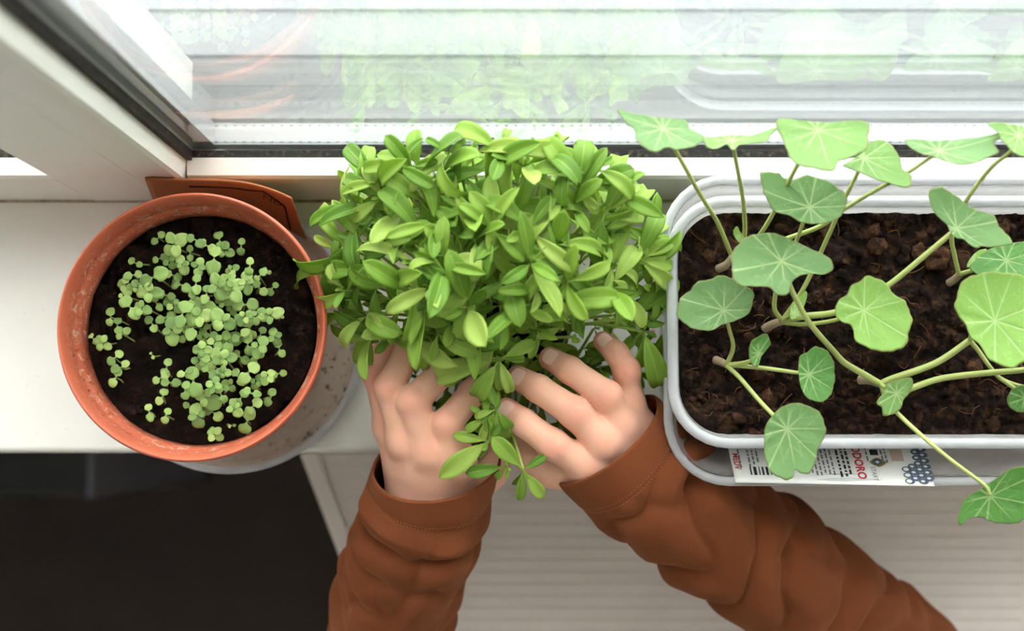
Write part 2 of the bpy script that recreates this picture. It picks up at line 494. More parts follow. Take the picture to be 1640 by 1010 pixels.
# radiator cover under the sill: a slatted top, slanting at its left end
rc = empty('radiator_cover', P(1000, 860, -0.85)); tag(rc, 'white slatted radiator cover below the sill, out of focus', 'radiator cover')
ZR = -0.17
yb, yf = -0.016, -0.30
ns = 34
pitch = (yb - yf) / ns
xl = lambda y: P(512, 735, ZR).x + (P(512, 735, ZR).y - y) * 0.40
for i in range(ns):
    y1 = yb - i * pitch; y0 = y1 - pitch * 0.965
    v = [(xl(y1), y1, ZR), (xl(y0), y0, ZR), (0.62, y0, ZR), (0.62, y1, ZR)]
    v = v + [(x, y, z - 0.012) for x, y, z in v]
    obj('slat', (v, [(0, 1, 2, 3), (7, 6, 5, 4), (0, 4, 5, 1), (1, 5, 6, 2), (2, 6, 7, 3), (3, 7, 4, 0)]), MAT['rad'], rc, False)
v = [(xl(yb) - 0.012, yb, ZR + 0.004), (xl(yf) - 0.012, yf, ZR + 0.004), (xl(yf), yf, ZR + 0.004), (xl(yb), yb, ZR + 0.004)]
v = v + [(x, y, -0.85) for x, y, z in v]
F6 = [(0, 1, 2, 3), (7, 6, 5, 4), (0, 4, 5, 1), (1, 5, 6, 2), (2, 6, 7, 3), (3, 7, 4, 0)]
obj('side_panel', (v, F6), MAT['rad'], rc, False)
obj('front_panel', box(xl(yf), 0.62, yf - 0.01, yf, -0.85, ZR), MAT['rad'], rc, False)
obj('inner_panel', box(xl(yb) + 0.1, 0.62, yf + 0.01, yb - 0.002, ZR - 0.035, ZR - 0.026), MAT['rad'], rc, False)
# dark case standing on the floor under the sill
c0 = P(20, 760, -0.40)
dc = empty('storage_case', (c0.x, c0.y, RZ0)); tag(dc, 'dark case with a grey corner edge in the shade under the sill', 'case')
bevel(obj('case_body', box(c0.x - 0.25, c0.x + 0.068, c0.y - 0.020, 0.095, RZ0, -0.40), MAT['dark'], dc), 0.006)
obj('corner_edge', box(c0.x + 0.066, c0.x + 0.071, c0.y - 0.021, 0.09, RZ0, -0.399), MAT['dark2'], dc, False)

# ------------------------------------------------------------------ terracotta pot, saucer, soil
pc = P(307, 522, 0.112); PX, PY = pc.x, pc.y
def stain(o, fn):
    a = o.data.attributes.new('stain', 'FLOAT', 'POINT')
    a.data.foreach_set('value', [fn(v.co) for v in o.data.vertices])
sa = empty('plant_saucer', (PX, PY, 0)); tag(sa, 'shallow clear plastic saucer speckled with soil under the terracotta pot', 'saucer')
obj('dish', lathe((PX, PY, 0), [(0.0005, 0.0005), (0.069, 0.0005), (0.0725, 0.003), (0.0768, 0.0105), (0.0757, 0.0108), (0.0715, 0.0045), (0.068, 0.0022), (0.0005, 0.0022)]), MAT['saucer'], sa)
obj('rim', lathe((PX, PY, 0), [(0.0754, 0.0105), (0.0788, 0.0105), (0.0792, 0.0112), (0.0788, 0.0119), (0.0752, 0.0119)]), MAT['milky_rim'], sa)

pot = empty('plant_pot', (PX, PY, 0.0023)); tag(pot, 'round terracotta coloured plastic pot holding tiny seedlings on a saucer', 'pot')
R0 = 0.0697
prof = [(0.046, 0.0025), (0.050, 0.0025), (0.0505, 0.004), (0.0628, 0.0845), (0.0635, 0.086), (0.0612, 0.086), (0.0606, 0.084), (0.048, 0.006), (0.0005, 0.006), (0.0005, 0.0045), (0.046, 0.0045)]
body = obj('body', lathe((PX, PY, 0), prof), MAT['terra'], pot)
stain(body, lambda c: 0.6)
rp = [(0.0635, 0.0855), (0.0665, 0.0860), (0.0688, 0.1085), (0.0697, 0.1095), (0.0697, 0.1125), (0.0692, 0.1130), (0.0686, 0.1130), (0.0681, 0.1124),
      (0.0667, 0.1100), (0.0652, 0.1010), (0.0646, 0.0985), (0.0633, 0.0975), (0.0622, 0.0900), (0.0612, 0.0855)]
# finer rings on the inside of the rim
rim = obj('rim', lathe((PX, PY, 0), rp, 128), MAT['terra'], pot)
stain(rim, lambda c: max(0.0, min(1.0, (0.1075 - c.z) / 0.006)) * (1.0 if math.hypot(c.x, c.y) < 0.0667 else 0.0))
for zz in (0.1112, 0.1098):
    obj('rim_groove', lathe((PX, PY, 0), [(0.06965, zz - 0.0004), (0.0701, zz), (0.06965, zz + 0.0004)], 128), MAT['terra'], pot)

def soil_height(x, y, amp, s):
    p = Vector((x * s, y * s, 3.1))
    return amp * (mnoise.fractal(p, 0.9, 2.1, 5) + 0.5 * mnoise.noise(p * 3.3))
def lump_geo(c, r, rnd, n=7, m=5):
    v, f = [], []
    sq = (rnd.uniform(.8, 1.25), rnd.uniform(.8, 1.25), rnd.uniform(.55, .9)); sd = rnd.uniform(0, 99)
    for i in range(m + 1):
        th = math.pi * i / m
        for j in range(n):
            ph = 2 * math.pi * j / n
            d = Vector((math.sin(th) * math.cos(ph), math.sin(th) * math.sin(ph), math.cos(th)))
            k = r * (1 + 0.5 * mnoise.noise(d * 1.3 + Vector((sd, sd, sd))) + 0.3 * mnoise.noise(d * 3.7 + Vector((sd, 0, sd))))
            v.append((c[0] + d.x * k * sq[0], c[1] + d.y * k * sq[1], c[2] + d.z * k * sq[2]))
    for i in range(m):
        for j in range(n):
            j2 = (j + 1) % n
            f.append((i * n + j, (i + 1) * n + j, (i + 1) * n + j2, i * n + j2))
    return v, f
ZS = 0.0885
r2 = random.Random(3)
sv, sf = [], []
NR, NA = 46, 150
for i in range(NR + 1):
    r = 0.0617 * i / NR
    for j in range(NA):
        a = 2 * math.pi * j / NA
        x, y = r * math.cos(a), r * math.sin(a)
        z = ZS + soil_height(x, y, 0.0011, 110) - (0.002 * (i / NR) ** 6)
        sv.append((PX + x, PY + y, z))
for i in range(NR):
    for j in range(NA):
        j2 = (j + 1) % NA
        sf.append((i * NA + j, (i + 1) * NA + j, (i + 1) * NA + j2, i * NA + j2))
nb = len(sv)
sf.append(tuple(range(NR * NA, (NR + 1) * NA))[::-1])
g = Geo().add(sv, sf)
for k in range(420):
    a, r = r2.uniform(0, 6.283), 0.0595 * math.sqrt(r2.random())
    x, y = r * math.cos(a), r * math.sin(a)
    g.add(*lump_geo((PX + x, PY + y, ZS + soil_height(x, y, 0.0011, 110)), r2.choice((0.0006, 0.0008, 0.0012, 0.0018)), r2))
so = obj('potting_soil', g.vf(), MAT['soil_dark'])
tag(so, 'black potting soil filling the round terracotta pot', 'soil', kind='stuff')
soil_pot_z = lambda x, y: ZS + soil_height(x - PX, y - PY, 0.0011, 110)

# ------------------------------------------------------------------ kraft seed packet behind the pot
n1 = P(232, 287, 0.086); 
top = [P(232, 287, .086), P(290, 289, .0865), P(345, 290, .087), P(385, 293, .0872), P(415, 299, .0872), P(445, 309, .087), P(467, 319, .0865)]
bot = [P(252, 338, .018), P(300, 340, .018), P(345, 342, .018), P(385, 345, .018), P(420, 352, .018), P(455, 365, .018), P(490, 383, .018)]
topc, botc = catmull(top, 5), catmull(bot, 5)
v, f = [], []
for side in (0, 1):
    for j in range(13):
        t = j / 12
        for i in range(len(topc)):
            p = topc[i].lerp(botc[i], t)
            d = Vector((0, 0.0012 + 0.0035 * math.sin(math.pi * t) * math.sin(math.pi * i / (len(topc) - 1)), 0.0)) if side else Vector((0, 0, 0))
            v.append(p + d)
n = len(topc); N = n * 13
for j in range(12):
    for i in range(n - 1):
        a = j * n + i
        f.append((a, a + n, a + n + 1, a + 1)); f.append((N + a, N + a + 1, N + a + n + 1, N + a + n))
for i in range(n - 1):
    f.append((i, i + 1, N + i + 1, N + i)); a = 12 * n + i; f.append((a, N + a, N + a + 1, a + 1))
for j in range(12):
    a = j * n; f.append((a, N + a, N + a + n, a + n)); a += n - 1; f.append((a, a + n, N + a + n, N + a))
pk = empty('seed_packet', (P(350, 342, .018).x, P(350, 342, .018).y, 0.012)); tag(pk, 'brown kraft paper seed packet standing between the pot and the window frame', 'seed packet')
obj('paper_sleeve', (v, f), MAT['kraft'], pk)
nrm = Vector((0, -1, 0.25)).normalized()
def packet_pt(s, t, lift_=0):
    k = s * (n - 1); i = min(int(k), n - 2); w = k - i
    return (topc[i].lerp(topc[i + 1], w)).lerp(botc[i].lerp(botc[i + 1], w), t) + Vector((0.0, -0.0003, 0.0003)) + Vector((.0002, -.0006, .0004)) * lift_
def strip_on(fn, pts, wd, name, mat, parent, th=0.0002):
    """thin printed line over a surface fn(s, t)"""
    q = [fn(*p) for p in pts]; v, f = [], []
    for i in range(len(q)):
        a, b = q[max(i - 1, 0)], q[min(i + 1, len(q) - 1)]
        e = (b - a).normalized().cross(Vector((0.2, -0.8, 0.6))).normalized() * wd / 2
        v += [q[i] + e, q[i] - e]
    for i in range(len(q) - 1): f.append((2 * i, 2 * i + 2, 2 * i + 3, 2 * i + 1))
    return obj(name, (v, f), mat, parent)
fr = [(0.20 + 0.02 * i, 0.16) for i in range(19)] + [(0.58 + 0.02 * i, 0.16 - 0.012 * i) for i in range(1, 7)] + [(0.70 + 0.02 * i, 0.09 + 0.022 * i) for i in range(1, 10)] + [(0.885, 0.30 + 0.08 * i) for i in range(1, 9)]
strip_on(packet_pt, fr, 0.0013, 'printed_frame', MAT['ink'], pk)

def text_mesh(s, size, bold=0.0):
    c = bpy.data.curves.new('txt', 'FONT'); c.body = s; c.size = size; c.align_x = 'LEFT'; c.resolution_u = 3; c.offset = bold
    o = bpy.data.objects.new('txt', c); COL.objects.link(o)
    dg = bpy.context.evaluated_depsgraph_get()
    me = bpy.data.meshes.new_from_object(o.evaluated_get(dg))
    v = [tuple(x.co) for x in me.vertices]; f = [tuple(p.vertices) for p in me.polygons]
    bpy.data.objects.remove(o); bpy.data.meshes.remove(me); bpy.data.curves.remove(c)
    return v, f
tv, tf = text_mesh('ND', 0.012)
x0, x1 = min(p[0] for p in tv), max(p[0] for p in tv)
obj('lettering', ([packet_pt(0.695 + 0.155 * (p[0] - x0) / (x1 - x0), 0.27 + 0.055 * (p[0] - x0) / (x1 - x0) - 0.13 * p[1] / 0.0085, 1) for p in tv], tf), MAT['ink'], pk, False)

# ------------------------------------------------------------------ seedlings in the pot
def leaf_grid(L, Wd, prof, nt, ns_, bend, fold, th, cup=0.0, wave=0.0, seed=0):
    """closed thin leaf along +X, base at the origin; bend = total downward turn (rad)"""
    rnd = random.Random(seed)
    ang = 0.0; x = z = 0.0; rows = []
    for i in range(nt + 1):
        t = i / nt
        rows.append((x, z, ang, t))
        ang -= bend / nt * (0.4 + 1.2 * t)
        x += L / nt * math.cos(ang); z += L / nt * math.sin(ang)
    top, lf = [], []
    for (x, z, a, t) in rows:
        w = Wd * prof(t)
        for j in range(ns_ + 1):
            s = -1 + 2 * j / ns_
            up = fold * abs(s) * w - cup * (1 - s * s) * w + wave * w * math.sin(5 * t + 2.2 * s + seed)
            top.append(Vector((x - math.sin(a) * up, s * w, z + math.cos(a) * up))); lf.append((t, s, 0))
    n = ns_ + 1; K = len(top)
    bot = [p - Vector((0, 0, th)) for p in top]
    f = []
    for i in range(nt):
        for j in range(ns_):
            a = i * n + j
            f.append((a, a + n, a + n + 1, a + 1)); f.append((K + a, K + a + 1, K + a + n + 1, K + a + n))
    for i in range(nt):
        a = i * n; f.append((a, K + a, K + a + n, a + n)); a += ns_; f.append((a, a + n, K + a + n, K + a))
    for j in range(ns_):
        f.append((j, j + 1, K + j + 1, K + j)); a = nt * n + j; f.append((a, K + a, K + a + 1, a + 1))
    return top + bot, f, lf + lf
def leaf_mesh(name, mat, *a, **k):
    v, f, lf = leaf_grid(*a, **k)
    me = mesh(name, v, [q[::-1] for q in f], mat)
    at = me.attributes.new('lf', 'FLOAT_VECTOR', 'POINT')
    at.data.foreach_set('vector', [c for q in lf for c in q])
    return me
def p_round(t): return max(0.03, (max(0, math.sin(math.pi * min(1, (t * 0.93 + 0.03)) ** 0.85))) ** 0.62) if t > 0.12 else 0.06 + 2.3 * t
seed_leaf = [leaf_mesh('leaf', MAT['seedling'], 1.0, 0.43 + 0.03 * (i % 3), p_round, 9, 4, 0.5 + 0.25 * i, 0.05, 0.05, 0.12, 0.03, i) for i in range(5)]
def orient(dirv, up):
    x = dirv.normalized(); y = up.cross(x).normalized(); z = x.cross(y)
    return Matrix((x, y, z)).transposed()
def add_leaf(name, me, base, dirv, up, scale, parent, wscale=1.0):
    o = bpy.data.objects.new(name, me)
    R = orient(dirv, up).to_4x4()
    o.matrix_basis = Matrix.Translation(base - parent.location) @ R @ Matrix.Diagonal((scale, scale * wscale, scale, 1))
    return link(o, parent)
zc = lambda a, b: (80 + a * 0.485, 280 + b * 0.485)
pts = []
def scatter(polys, dmin, rnd, tries=4000, pts=None, keep=None):
    out = pts if pts is not None else []
    xs = [p[0] for q in polys for p in q]; ys = [p[1] for q in polys for p in q]
    for _ in range(tries):
        x, y = rnd.uniform(min(xs), max(xs)), rnd.uniform(min(ys), max(ys))
        if not any(in_poly(x, y, q) for q in polys): continue
        if all((x - a) ** 2 + (y - b) ** 2 > dmin * dmin for a, b, *_ in out): out.append((x, y))
    return out
P1 = [(398, 212), (545, 200), (600, 240), (690, 300), (705, 345), (690, 400), (650, 430), (580, 470), (480, 480), (430, 440), (395, 300)]
P2 = [(240, 385), (262, 320), (300, 315), (350, 330), (430, 300), (450, 430), (405, 525), (350, 520), (290, 470), (240, 450)]
P3 = [(560, 440), (640, 440), (725, 440), (750, 540), (768, 600), (755, 660), (690, 700), (670, 770), (610, 770), (560, 740), (500, 740), (440, 730), (425, 660), (500, 600), (510, 540), (470, 500)]
hz = scatter([P1, P2, P3], 37, random.Random(11))
iso = [(357, 208, .8), (631, 235, .9), (362, 275, .9), (282, 291, .8), (735, 373, .8), (200, 470, 1), (222, 497, 1), (240, 525, .9), (142, 540, .75), (176, 556, 1.1), (215, 602, .9), (236, 635, 1), (216, 668, 1),
       (336, 595, .4), (372, 732, 1), (327, 782, .9), (382, 793, .9), (545, 857, 1.1), (650, 815, 1.7), (540, 785, 1.1), (490, 795, 1.5), (760, 468, .35), (718, 315, .5), (365, 670, 1), (398, 685, 1.1), (385, 635, .9), (730, 735, 1), (440, 525, 1.1), (460, 770, .8), (755, 655, .9), (600, 828, .35)]
r3 = random.Random(5)
hz = [h for h in hz if all((h[0] - a) ** 2 + (h[1] - b) ** 2 > 700 for a, b, _ in iso)]
def seedling(a, b, k, label, group):
    u, v = zc(a, b)
    dens = 0.0 if k is not None else 1.0
    h = r3.uniform(0.010, 0.022) if dens else 0.006 + 0.003 * k
    hd = P(u, v, ZS + h)
    bx = hd.x + r3.uniform(-.003, .003) + 0.10 * (PX - hd.x); by = hd.y + r3.uniform(-.003, .003) - 0.002
    b0 = Vector((bx, by, soil_pot_z(bx, by) - 0.0005))
    t = empty('seedling', b0); tag(t, label, 'seedling', group)
    obj('stem', tube(catmull([b0, b0.lerp(hd, .5) + Vector((r3.uniform(-.001, .001), r3.uniform(-.001, .001), 0.001)), hd], 4), 0.00045, 5), MAT['seedling_stem'], t)
    kk = k if k is not None else r3.choice((0.85, 1.0, 1.0, 1.15, 1.3, 1.55))
    az = r3.uniform(0, 6.283)
    L = 0.0051 * kk
    nl = 2 if ((k is not None and k < 1.05) or r3.random() < .45) else 4
    for q in range(nl):
        a_ = az + math.pi * q + (math.pi / 2 if q >= 2 else 0) + r3.uniform(-.25, .25)
        el = r3.uniform(0.05, 0.35) + (0.25 if q >= 2 else 0)
        d = Vector((math.cos(a_) * math.cos(el), math.sin(a_) * math.cos(el), math.sin(el)))
        base = hd + Vector((0, 0, 0.0012 if q >= 2 else 0)) + d * 0.0003
        sc = L * (r3.uniform(.9, 1.15) if q < 2 else r3.uniform(.55, .95))
        add_leaf('leaf', r3.choice(seed_leaf), base, d, Vector((0, 0, 1)), sc, t)
for h in hz:
    if h[0] < 452 and h[1] < 540:
        seedling(*h, None, 'tiny green seedling in the left clump of the terracotta pot', 'seedlings of the left clump')
    elif h[1] < 455:
        seedling(*h, None, 'tiny green seedling in the upper clump of the terracotta pot', 'seedlings of the upper clump')
    else:
        seedling(*h, None, 'tiny green seedling in the lower right clump of the terracotta pot', 'seedlings of the lower right clump')
for a, b, k in iso:
    if a < 260 and b > 450: seedling(a, b, k, 'lone two-leaved seedling near the left rim of the terracotta pot', 'lone seedlings at the left rim')
    elif b > 620: seedling(a, b, k, 'seedling standing apart on the soil near the front rim of the pot', 'lone seedlings at the front')
    else: seedling(a, b, k, 'small seedling standing apart at the edge of the upper clumps', 'lone seedlings around the upper clumps')

# ------------------------------------------------------------------ nested plastic boxes
def rrect(x0, x1, y0, y1, r, n=8):
    out = []
    for cx, cy, a0 in ((x1 - r, y1 - r, 0), (x0 + r, y1 - r, 90), (x0 + r, y0 + r, 180), (x1 - r, y0 + r, 270)):
        for i in range(n + 1):
            a = math.radians(a0 + 90 * i / n); out.append((cx + r * math.cos(a), cy + r * math.sin(a)))
    return out
def loft(rings, close=True):
    """rings: list of (outline, z)"""
    v, f = [], []; k = len(rings[0][0])
    for o_, z in rings: v += [(x, y, z) for x, y in o_]
    for i in range(len(rings) - 1):
        for j in range(k):
            j2 = (j + 1) % k
            f.append((i * k + j, i * k + j2, (i + 1) * k + j2, (i + 1) * k + j))
    return v, f, k
XR = 0.345
def tub(name, x0, x1, y0, y1, zt, zb, rad, rimw, taper, label, fl, yb0=None, yb1=None):
    t = empty(name, ((x0 + x1) / 2, (y0 + y1) / 2, zb)); tag(t, label, 'plastic tub')
    a, b, c_, d = x0 + taper, x1 - taper, (y0 + taper if yb0 is None else yb0), (y1 - taper if yb1 is None else yb1)
    th = 0.0011
    R = []
    def mixr(k, off):
        return rrect(x0 + (a - x0) * k + off, x1 + (b - x1) * k - off, y0 + (c_ - y0) * k + off, y1 + (d - y1) * k - off, max(rad - off - 0.25 * rad * k, 0.003))
    h = zt - zb
    R.append((mixr(1.0, 0.006), zb)); R.append((mixr(1.0, 0.0008), zb + 0.0015)); R.append((mixr(0.97, 0), zb + 0.006))
    for k in (0.8, 0.6, 0.4, 0.2): R.append((mixr(k, 0), zt - h * k))
    R.append((mixr(0.03, 0), zt - 0.003))
    inner = [(mixr(0.03, th), zt - 0.003)] + [(mixr(k, th), zt - h * k) for k in (0.2, 0.4, 0.6, 0.8)] + [(mixr(0.97, th), zb + 0.006), (mixr(1.0, 0.0025), zb + 0.0025), (mixr(1.0, 0.007), zb + 0.0015)]
    v, f, k = loft(R + inner)
    f.append(tuple(range(k))[::-1]); nn = len(R + inner) - 1
    f.append(tuple(nn * k + j for j in range(k)))
    obj('wall', (v, f), MAT['milky'], t)
    # rolled rim
    q = [(rrect(x0 - rimw * w_, x1 + rimw * w_, y0 - rimw * w_, y1 + rimw * w_, rad + rimw * w_), zt + z_) for w_, z_ in
         ((-0.15, -0.0032), (0.15, -0.0012), (0.75, -0.0012), (0.82, -0.0042), (1.0, -0.0042), (1.0, -0.0006), (0.85, 0.0002), (0.5, 0.0006), (0.2, 0.0002), (-0.05, -0.0012), (-0.25, -0.0032), (-0.15, -0.0032))]
    v, f, k = loft(q)
    obj('rim', (v, f), MAT['milky_rim'], t)
    return t
ZO, ZI = 0.096, 0.116
oy0 = P(1300, 778, ZO).y; oy1 = min(P(1300, 268, ZO).y, 0.1365); ox0 = P(1062, 500, ZO).x
iy0 = P(1300, 718, ZI).y; iy1 = P(1300, 313, ZI).y; ix0 = P(1069, 500, ZI).x
outer = tub('plastic_tub', ox0 + .004, XR + .012, oy0 + .004, oy1 - .004, ZO, 0.0008, 0.030, 0.004, 0.016, 'large clear outer tub on the sill with a smaller tub nested inside it', 0, 0.010, 0.121)
inner_t = tub('plastic_tub', ix0 + .0045, XR - 0.008, iy0 + .0045, iy1 - .0045, ZI, 0.034, 0.027, 0.0045, 0.010, 'milky inner tub filled with brown soil and nasturtium plants', 0)
ZSI = 0.1005
sx0, sx1, sy0, sy1 = ix0 + 0.0072, XR - 0.0112, iy0 + 0.0072, iy1 - 0.0072
def rr_inside(x, y, r=0.025):
    dx = max(sx0 + r - x, 0, x - (sx1 - r)); dy = max(sy0 + r - y, 0, y - (sy1 - r))
    return r - math.hypot(dx, dy)
def soil_in_z(x, y):
    p = Vector((x, y, 0))
    h = 0.0042 * mnoise.fractal(p * 55, 0.8, 2.0, 5) + 0.0018 * mnoise.noise(p * 190) + 0.0012 * mnoise.noise(p * 420)
    e = rr_inside(x, y)
    return ZSI + h + 0.002 * math.exp(-e / 0.006)
# polar-free grid clipped to the rounded rectangle by moving border points inwards
NX, NY = 230, 120
sv = []
for j in range(NY + 1):
    for i in range(NX + 1):
        x = sx0 + (sx1 - sx0) * i / NX; y = sy0 + (sy1 - sy0) * j / NY
        r = 0.025
        cx = min(max(x, sx0 + r), sx1 - r); cy = min(max(y, sy0 + r), sy1 - r)
        d = math.hypot(x - cx, y - cy)
        if x != cx and y != cy and d > 0:
            m_ = max(abs(x - cx), abs(y - cy)); k = m_ / d
            x, y = cx + (x - cx) * k, cy + (y - cy) * k
        sv.append((x, y, soil_in_z(x, y)))
sf = []
for j in range(NY):
    for i in range(NX):
        a = j * (NX + 1) + i
        sf.append((a, a + 1, a + NX + 2, a + NX + 1))
g = Geo().add(sv, sf)
# skirt down to the floor of the tub so that it is a body
bd = [i for i in range(NX + 1)] + [j * (NX + 1) + NX for j in range(1, NY + 1)] + [NY * (NX + 1) + i for i in range(NX - 1, -1, -1)] + [j * (NX + 1) for j in range(NY - 1, 0, -1)]
cxm, cym = (sx0 + sx1) / 2, (sy0 + sy1) / 2
low = [(cxm + (sv[b][0] - cxm) * 0.95, cym + (sv[b][1] - cym) * 0.86, 0.038) for b in bd]
k0 = len(g.v); g.v += low
for i in range(len(bd)):
    i2 = (i + 1) % len(bd)
    g.f.append((bd[i], k0 + i, k0 + i2, bd[i2]))
g.f.append(tuple(k0 + i for i in range(len(bd))))
si = obj('peat_soil', g.vf(), MAT['soil_brown']); tag(si, 'crumbly brown peat soil in the milky inner tub', 'soil', kind='stuff')
r4 = random.Random(21)
g = Geo()
for k in range(900):
    x, y = r4.uniform(sx0 + .002, sx1 - .002), r4.uniform(sy0 + .002, sy1 - .002)
    if rr_inside(x, y) < 0.002: continue
    e = 1.0 if (x - sx0 < 0.02 or y - sy0 < 0.02 or sy1 - y < 0.02) else 0.6
    if r4.random() > e: continue
    g.add(*lump_geo((x, y, soil_in_z(x, y) + 0.0003), r4.choice((0.0008, 0.001, 0.0014, 0.002, 0.003)), r4, 8, 6))
tag(obj('soil_crumbs', g.vf(), MAT['soil_brown'], si), kind='stuff')
g = Geo()
for u, v_, r_ in ((1172, 395, .0055), (1150, 372, .004), (1135, 410, .0035), (1222, 600, .004), (1228, 640, .0045), (1320, 370, .005), (1400, 372, .004), (1405, 395, .005), (1500, 415, .007), (1535, 420, .005), (1470, 405, .004), (1180, 670, .003), (1150, 650, .0035), (1560, 590, .005), (1545, 610, .004), (1590, 680, .0045), (1390, 640, .003), (1460, 625, .0035), (1340, 690, .0025), (1130, 560, .003), (1110, 600, .003), (1200, 540, .0028), (1250, 365, .0032), (1605, 365, .004), (1210, 695, .003)):
    p = P(u, v_, ZSI); g.add(*lump_geo((p.x, p.y, soil_in_z(p.x, p.y) + r_ * 0.1), r_, r4, 18, 13))
tag(obj('peat_lumps', g.vf(), MAT['lump'], si), kind='stuff')
g = Geo()
for k in range(170):
    x, y = r4.uniform(sx0 + .006, sx1 - .01), r4.uniform(sy0 + .006, sy1 - .006)
    if rr_inside(x, y) < 0.006: continue
    a = r4.uniform(0, 6.28); L = r4.uniform(.003, .010); cu = r4.uniform(-.003, .003)
    pp = []
    for q in (-1, 0, 1):
        xx = x + math.cos(a) * L / 2 * q - math.sin(a) * cu * (1 - q * q); yy = y + math.sin(a) * L / 2 * q + math.cos(a) * cu * (1 - q * q)
        pp.append((xx, yy, soil_in_z(xx, yy) + 0.0008 + 0.0012 * (1 - q * q)))
    g.add(*tube(catmull(pp, 3), r4.uniform(.00012, .0003), 4))
tag(obj('peat_fibres', g.vf(), MAT['fibre'], si), kind='stuff')

# ------------------------------------------------------------------ seed label tucked into the front of the outer tub
ca, cb = P(1178, 772, 0.0985), P(1497, 778, 0.0985)      # upper (front) corners
cc, cd = P(1166, 715, 0.0790), P(1478, 715, 0.0790)
L1_ = (cc - ca).length; LH = L1_ + 0.016
LT = {}
def lab(s, t):
    """s along the label 0..1, t from the front edge 0 into the tub"""
    a = ca.lerp(cb, s); b = cc.lerp(cd, s); m = t * LH
    p = a.lerp(b, m / L1_) if m < L1_ else b + Vector((0, 0.02, -1)).normalized() * (m - L1_)
    return p + Vector((0, 0, 0.0006 * math.sin(s * 9)))
lbn = Vector((0, 0.55, 0.83)) * 0.00025
sl = empty('seed_label', lab(.5, 1)); tag(sl, 'white printed seed label with red word and blue scale pattern tucked inside the large tub', 'label')
v, f = [], []
NA_, NB_ = 24, 12
for sd in (0, 1):
    for j in range(NB_ + 1):
        for i in range(NA_ + 1):
            v.append(lab(i / NA_, j / NB_) - (lbn if sd else Vector()))
n = NA_ + 1; N = n * (NB_ + 1)
for j in range(NB_):
    for i in range(NA_):
        a = j * n + i; f.append((a, a + 1, a + n + 1, a + n)); f.append((N + a, N + a + n, N + a + n + 1, N + a + 1))
for i in range(NA_):
    f.append((i, N + i, N + i + 1, i + 1)); a = NB_ * n + i; f.append((a, a + 1, N + a + 1, N + a))
for j in range(NB_):
    a = j * n; f.append((a, a + n, N + a + n, N + a)); a += NA_; f.append((a, N + a, N + a + n, a + n))
obj('paper', (v, f), MAT['paper'], sl)
LW = (cb - ca).length
def lab_m(x, y):      # metres on the label, y up from the front edge
    return lab(x / LW, y / LH) + lbn * 1.2
def print_text(s, size, x, y, name, mat, bold=0.0):
    """text turned clockwise by a quarter: reads from the far side to the front edge"""
    tv, tf = text_mesh(s, size, bold)
    obj(name, ([lab_m(x + p[1], y - p[0]) for p in tv], [q for q in tf]), mat, sl, False)
def text_lines(xs, rnd, y0, y1, w, mat, name):
    for x in xs:
        g = Geo(); y = y1 + rnd.uniform(-.001, .001)
        while y > y0 + rnd.uniform(0, .004):
            L = rnd.uniform(.0012, .0042)
            q = [lab_m(x - w / 2, y), lab_m(x + w / 2, y), lab_m(x + w / 2, y - L), lab_m(x - w / 2, y - L)]
            g.add(q, [(0, 3, 2, 1)])
            y -= L + .0009
        obj(name, g.vf(), mat, sl, False)
px = lambda u: (u - 1172) / (1490 - 1172) * LW
rl = random.Random(9)
text_lines([px(u) for u in (1186, 1201, 1208, 1215)], rl, 0.012, 0.040, 0.0009, MAT['ink_grey'], 'print_line')
text_lines([px(u) for u in (1300, 1307, 1314, 1321, 1328, 1335)], rl, 0.006, 0.040, 0.0009, MAT['ink_grey'], 'print_line')
text_lines([px(u) for u in (1346, 1354, 1361)], rl, 0.005, 0.040, 0.0012, MAT['ink_black'], 'print_line')
text_lines([px(u) for u in (1394, 1418, 1424)], rl, 0.014, 0.040, 0.0009, MAT['ink_grey'], 'print_line')
print_text('POMODORO', 0.0062, px(1372), 0.0405, 'red_lettering', MAT['ink_red'], 0.0002)
print_text('START', 0.0034, px(1395), 0.0125, 'small_lettering', MAT['ink_grey'])
print_text('MEDV', 0.0046, px(1176), 0.0215, 'red_lettering', MAT['ink_red'], 0.0001)
def quad(x0, x1, y0, y1): return [lab_m(x0, y0), lab_m(x1, y0), lab_m(x1, y1), lab_m(x0, y1)]
x = px(1199)
for w in (.0008, .0016, .0006, .0010, .0012, .0005, .0005, .0007, .0012, .0005, .0010, .0006):
    obj('barcode_bar', Geo().add(quad(x, x + w, .0055, .0115), [(0, 1, 2, 3)]).vf(), MAT['ink_black'], sl, False); x += w + .0011
def blob(cx, cy, rx, ry, k=14, p=1.0):
    return [lab_m(cx + rx * math.copysign(abs(math.cos(a)) ** p, math.cos(a)), cy + ry * math.copysign(abs(math.sin(a)) ** p, math.sin(a))) for a in [2 * math.pi * i / k for i in range(k)]]
up = lbn * 0.5
def shp(name, pts, mat, lift=0): obj(name, ([p + up * lift for p in pts], [tuple(range(len(pts)))]), mat, sl, False)
shp('emblem', blob(px(1409), .0155, .0044, .0032, 24, 1.5), MAT['ink_gold']); shp('emblem_centre', blob(px(1408), .0155, .0027, .0021), MAT['ink_blue'], 1); shp('emblem_dot', blob(px(1408), .0155, .0010, .0009), MAT['paper'], 2)
for i in range(4): shp('emblem_band', quad(px(1400), px(1413), .0205 + .0050 * i, .0245 + .0050 * i), MAT['ink_gold'] if i % 2 else MAT['ink_black'])
shp('dot', blob(px(1170), .0265, .0014, .0014), MAT['ink_black'])
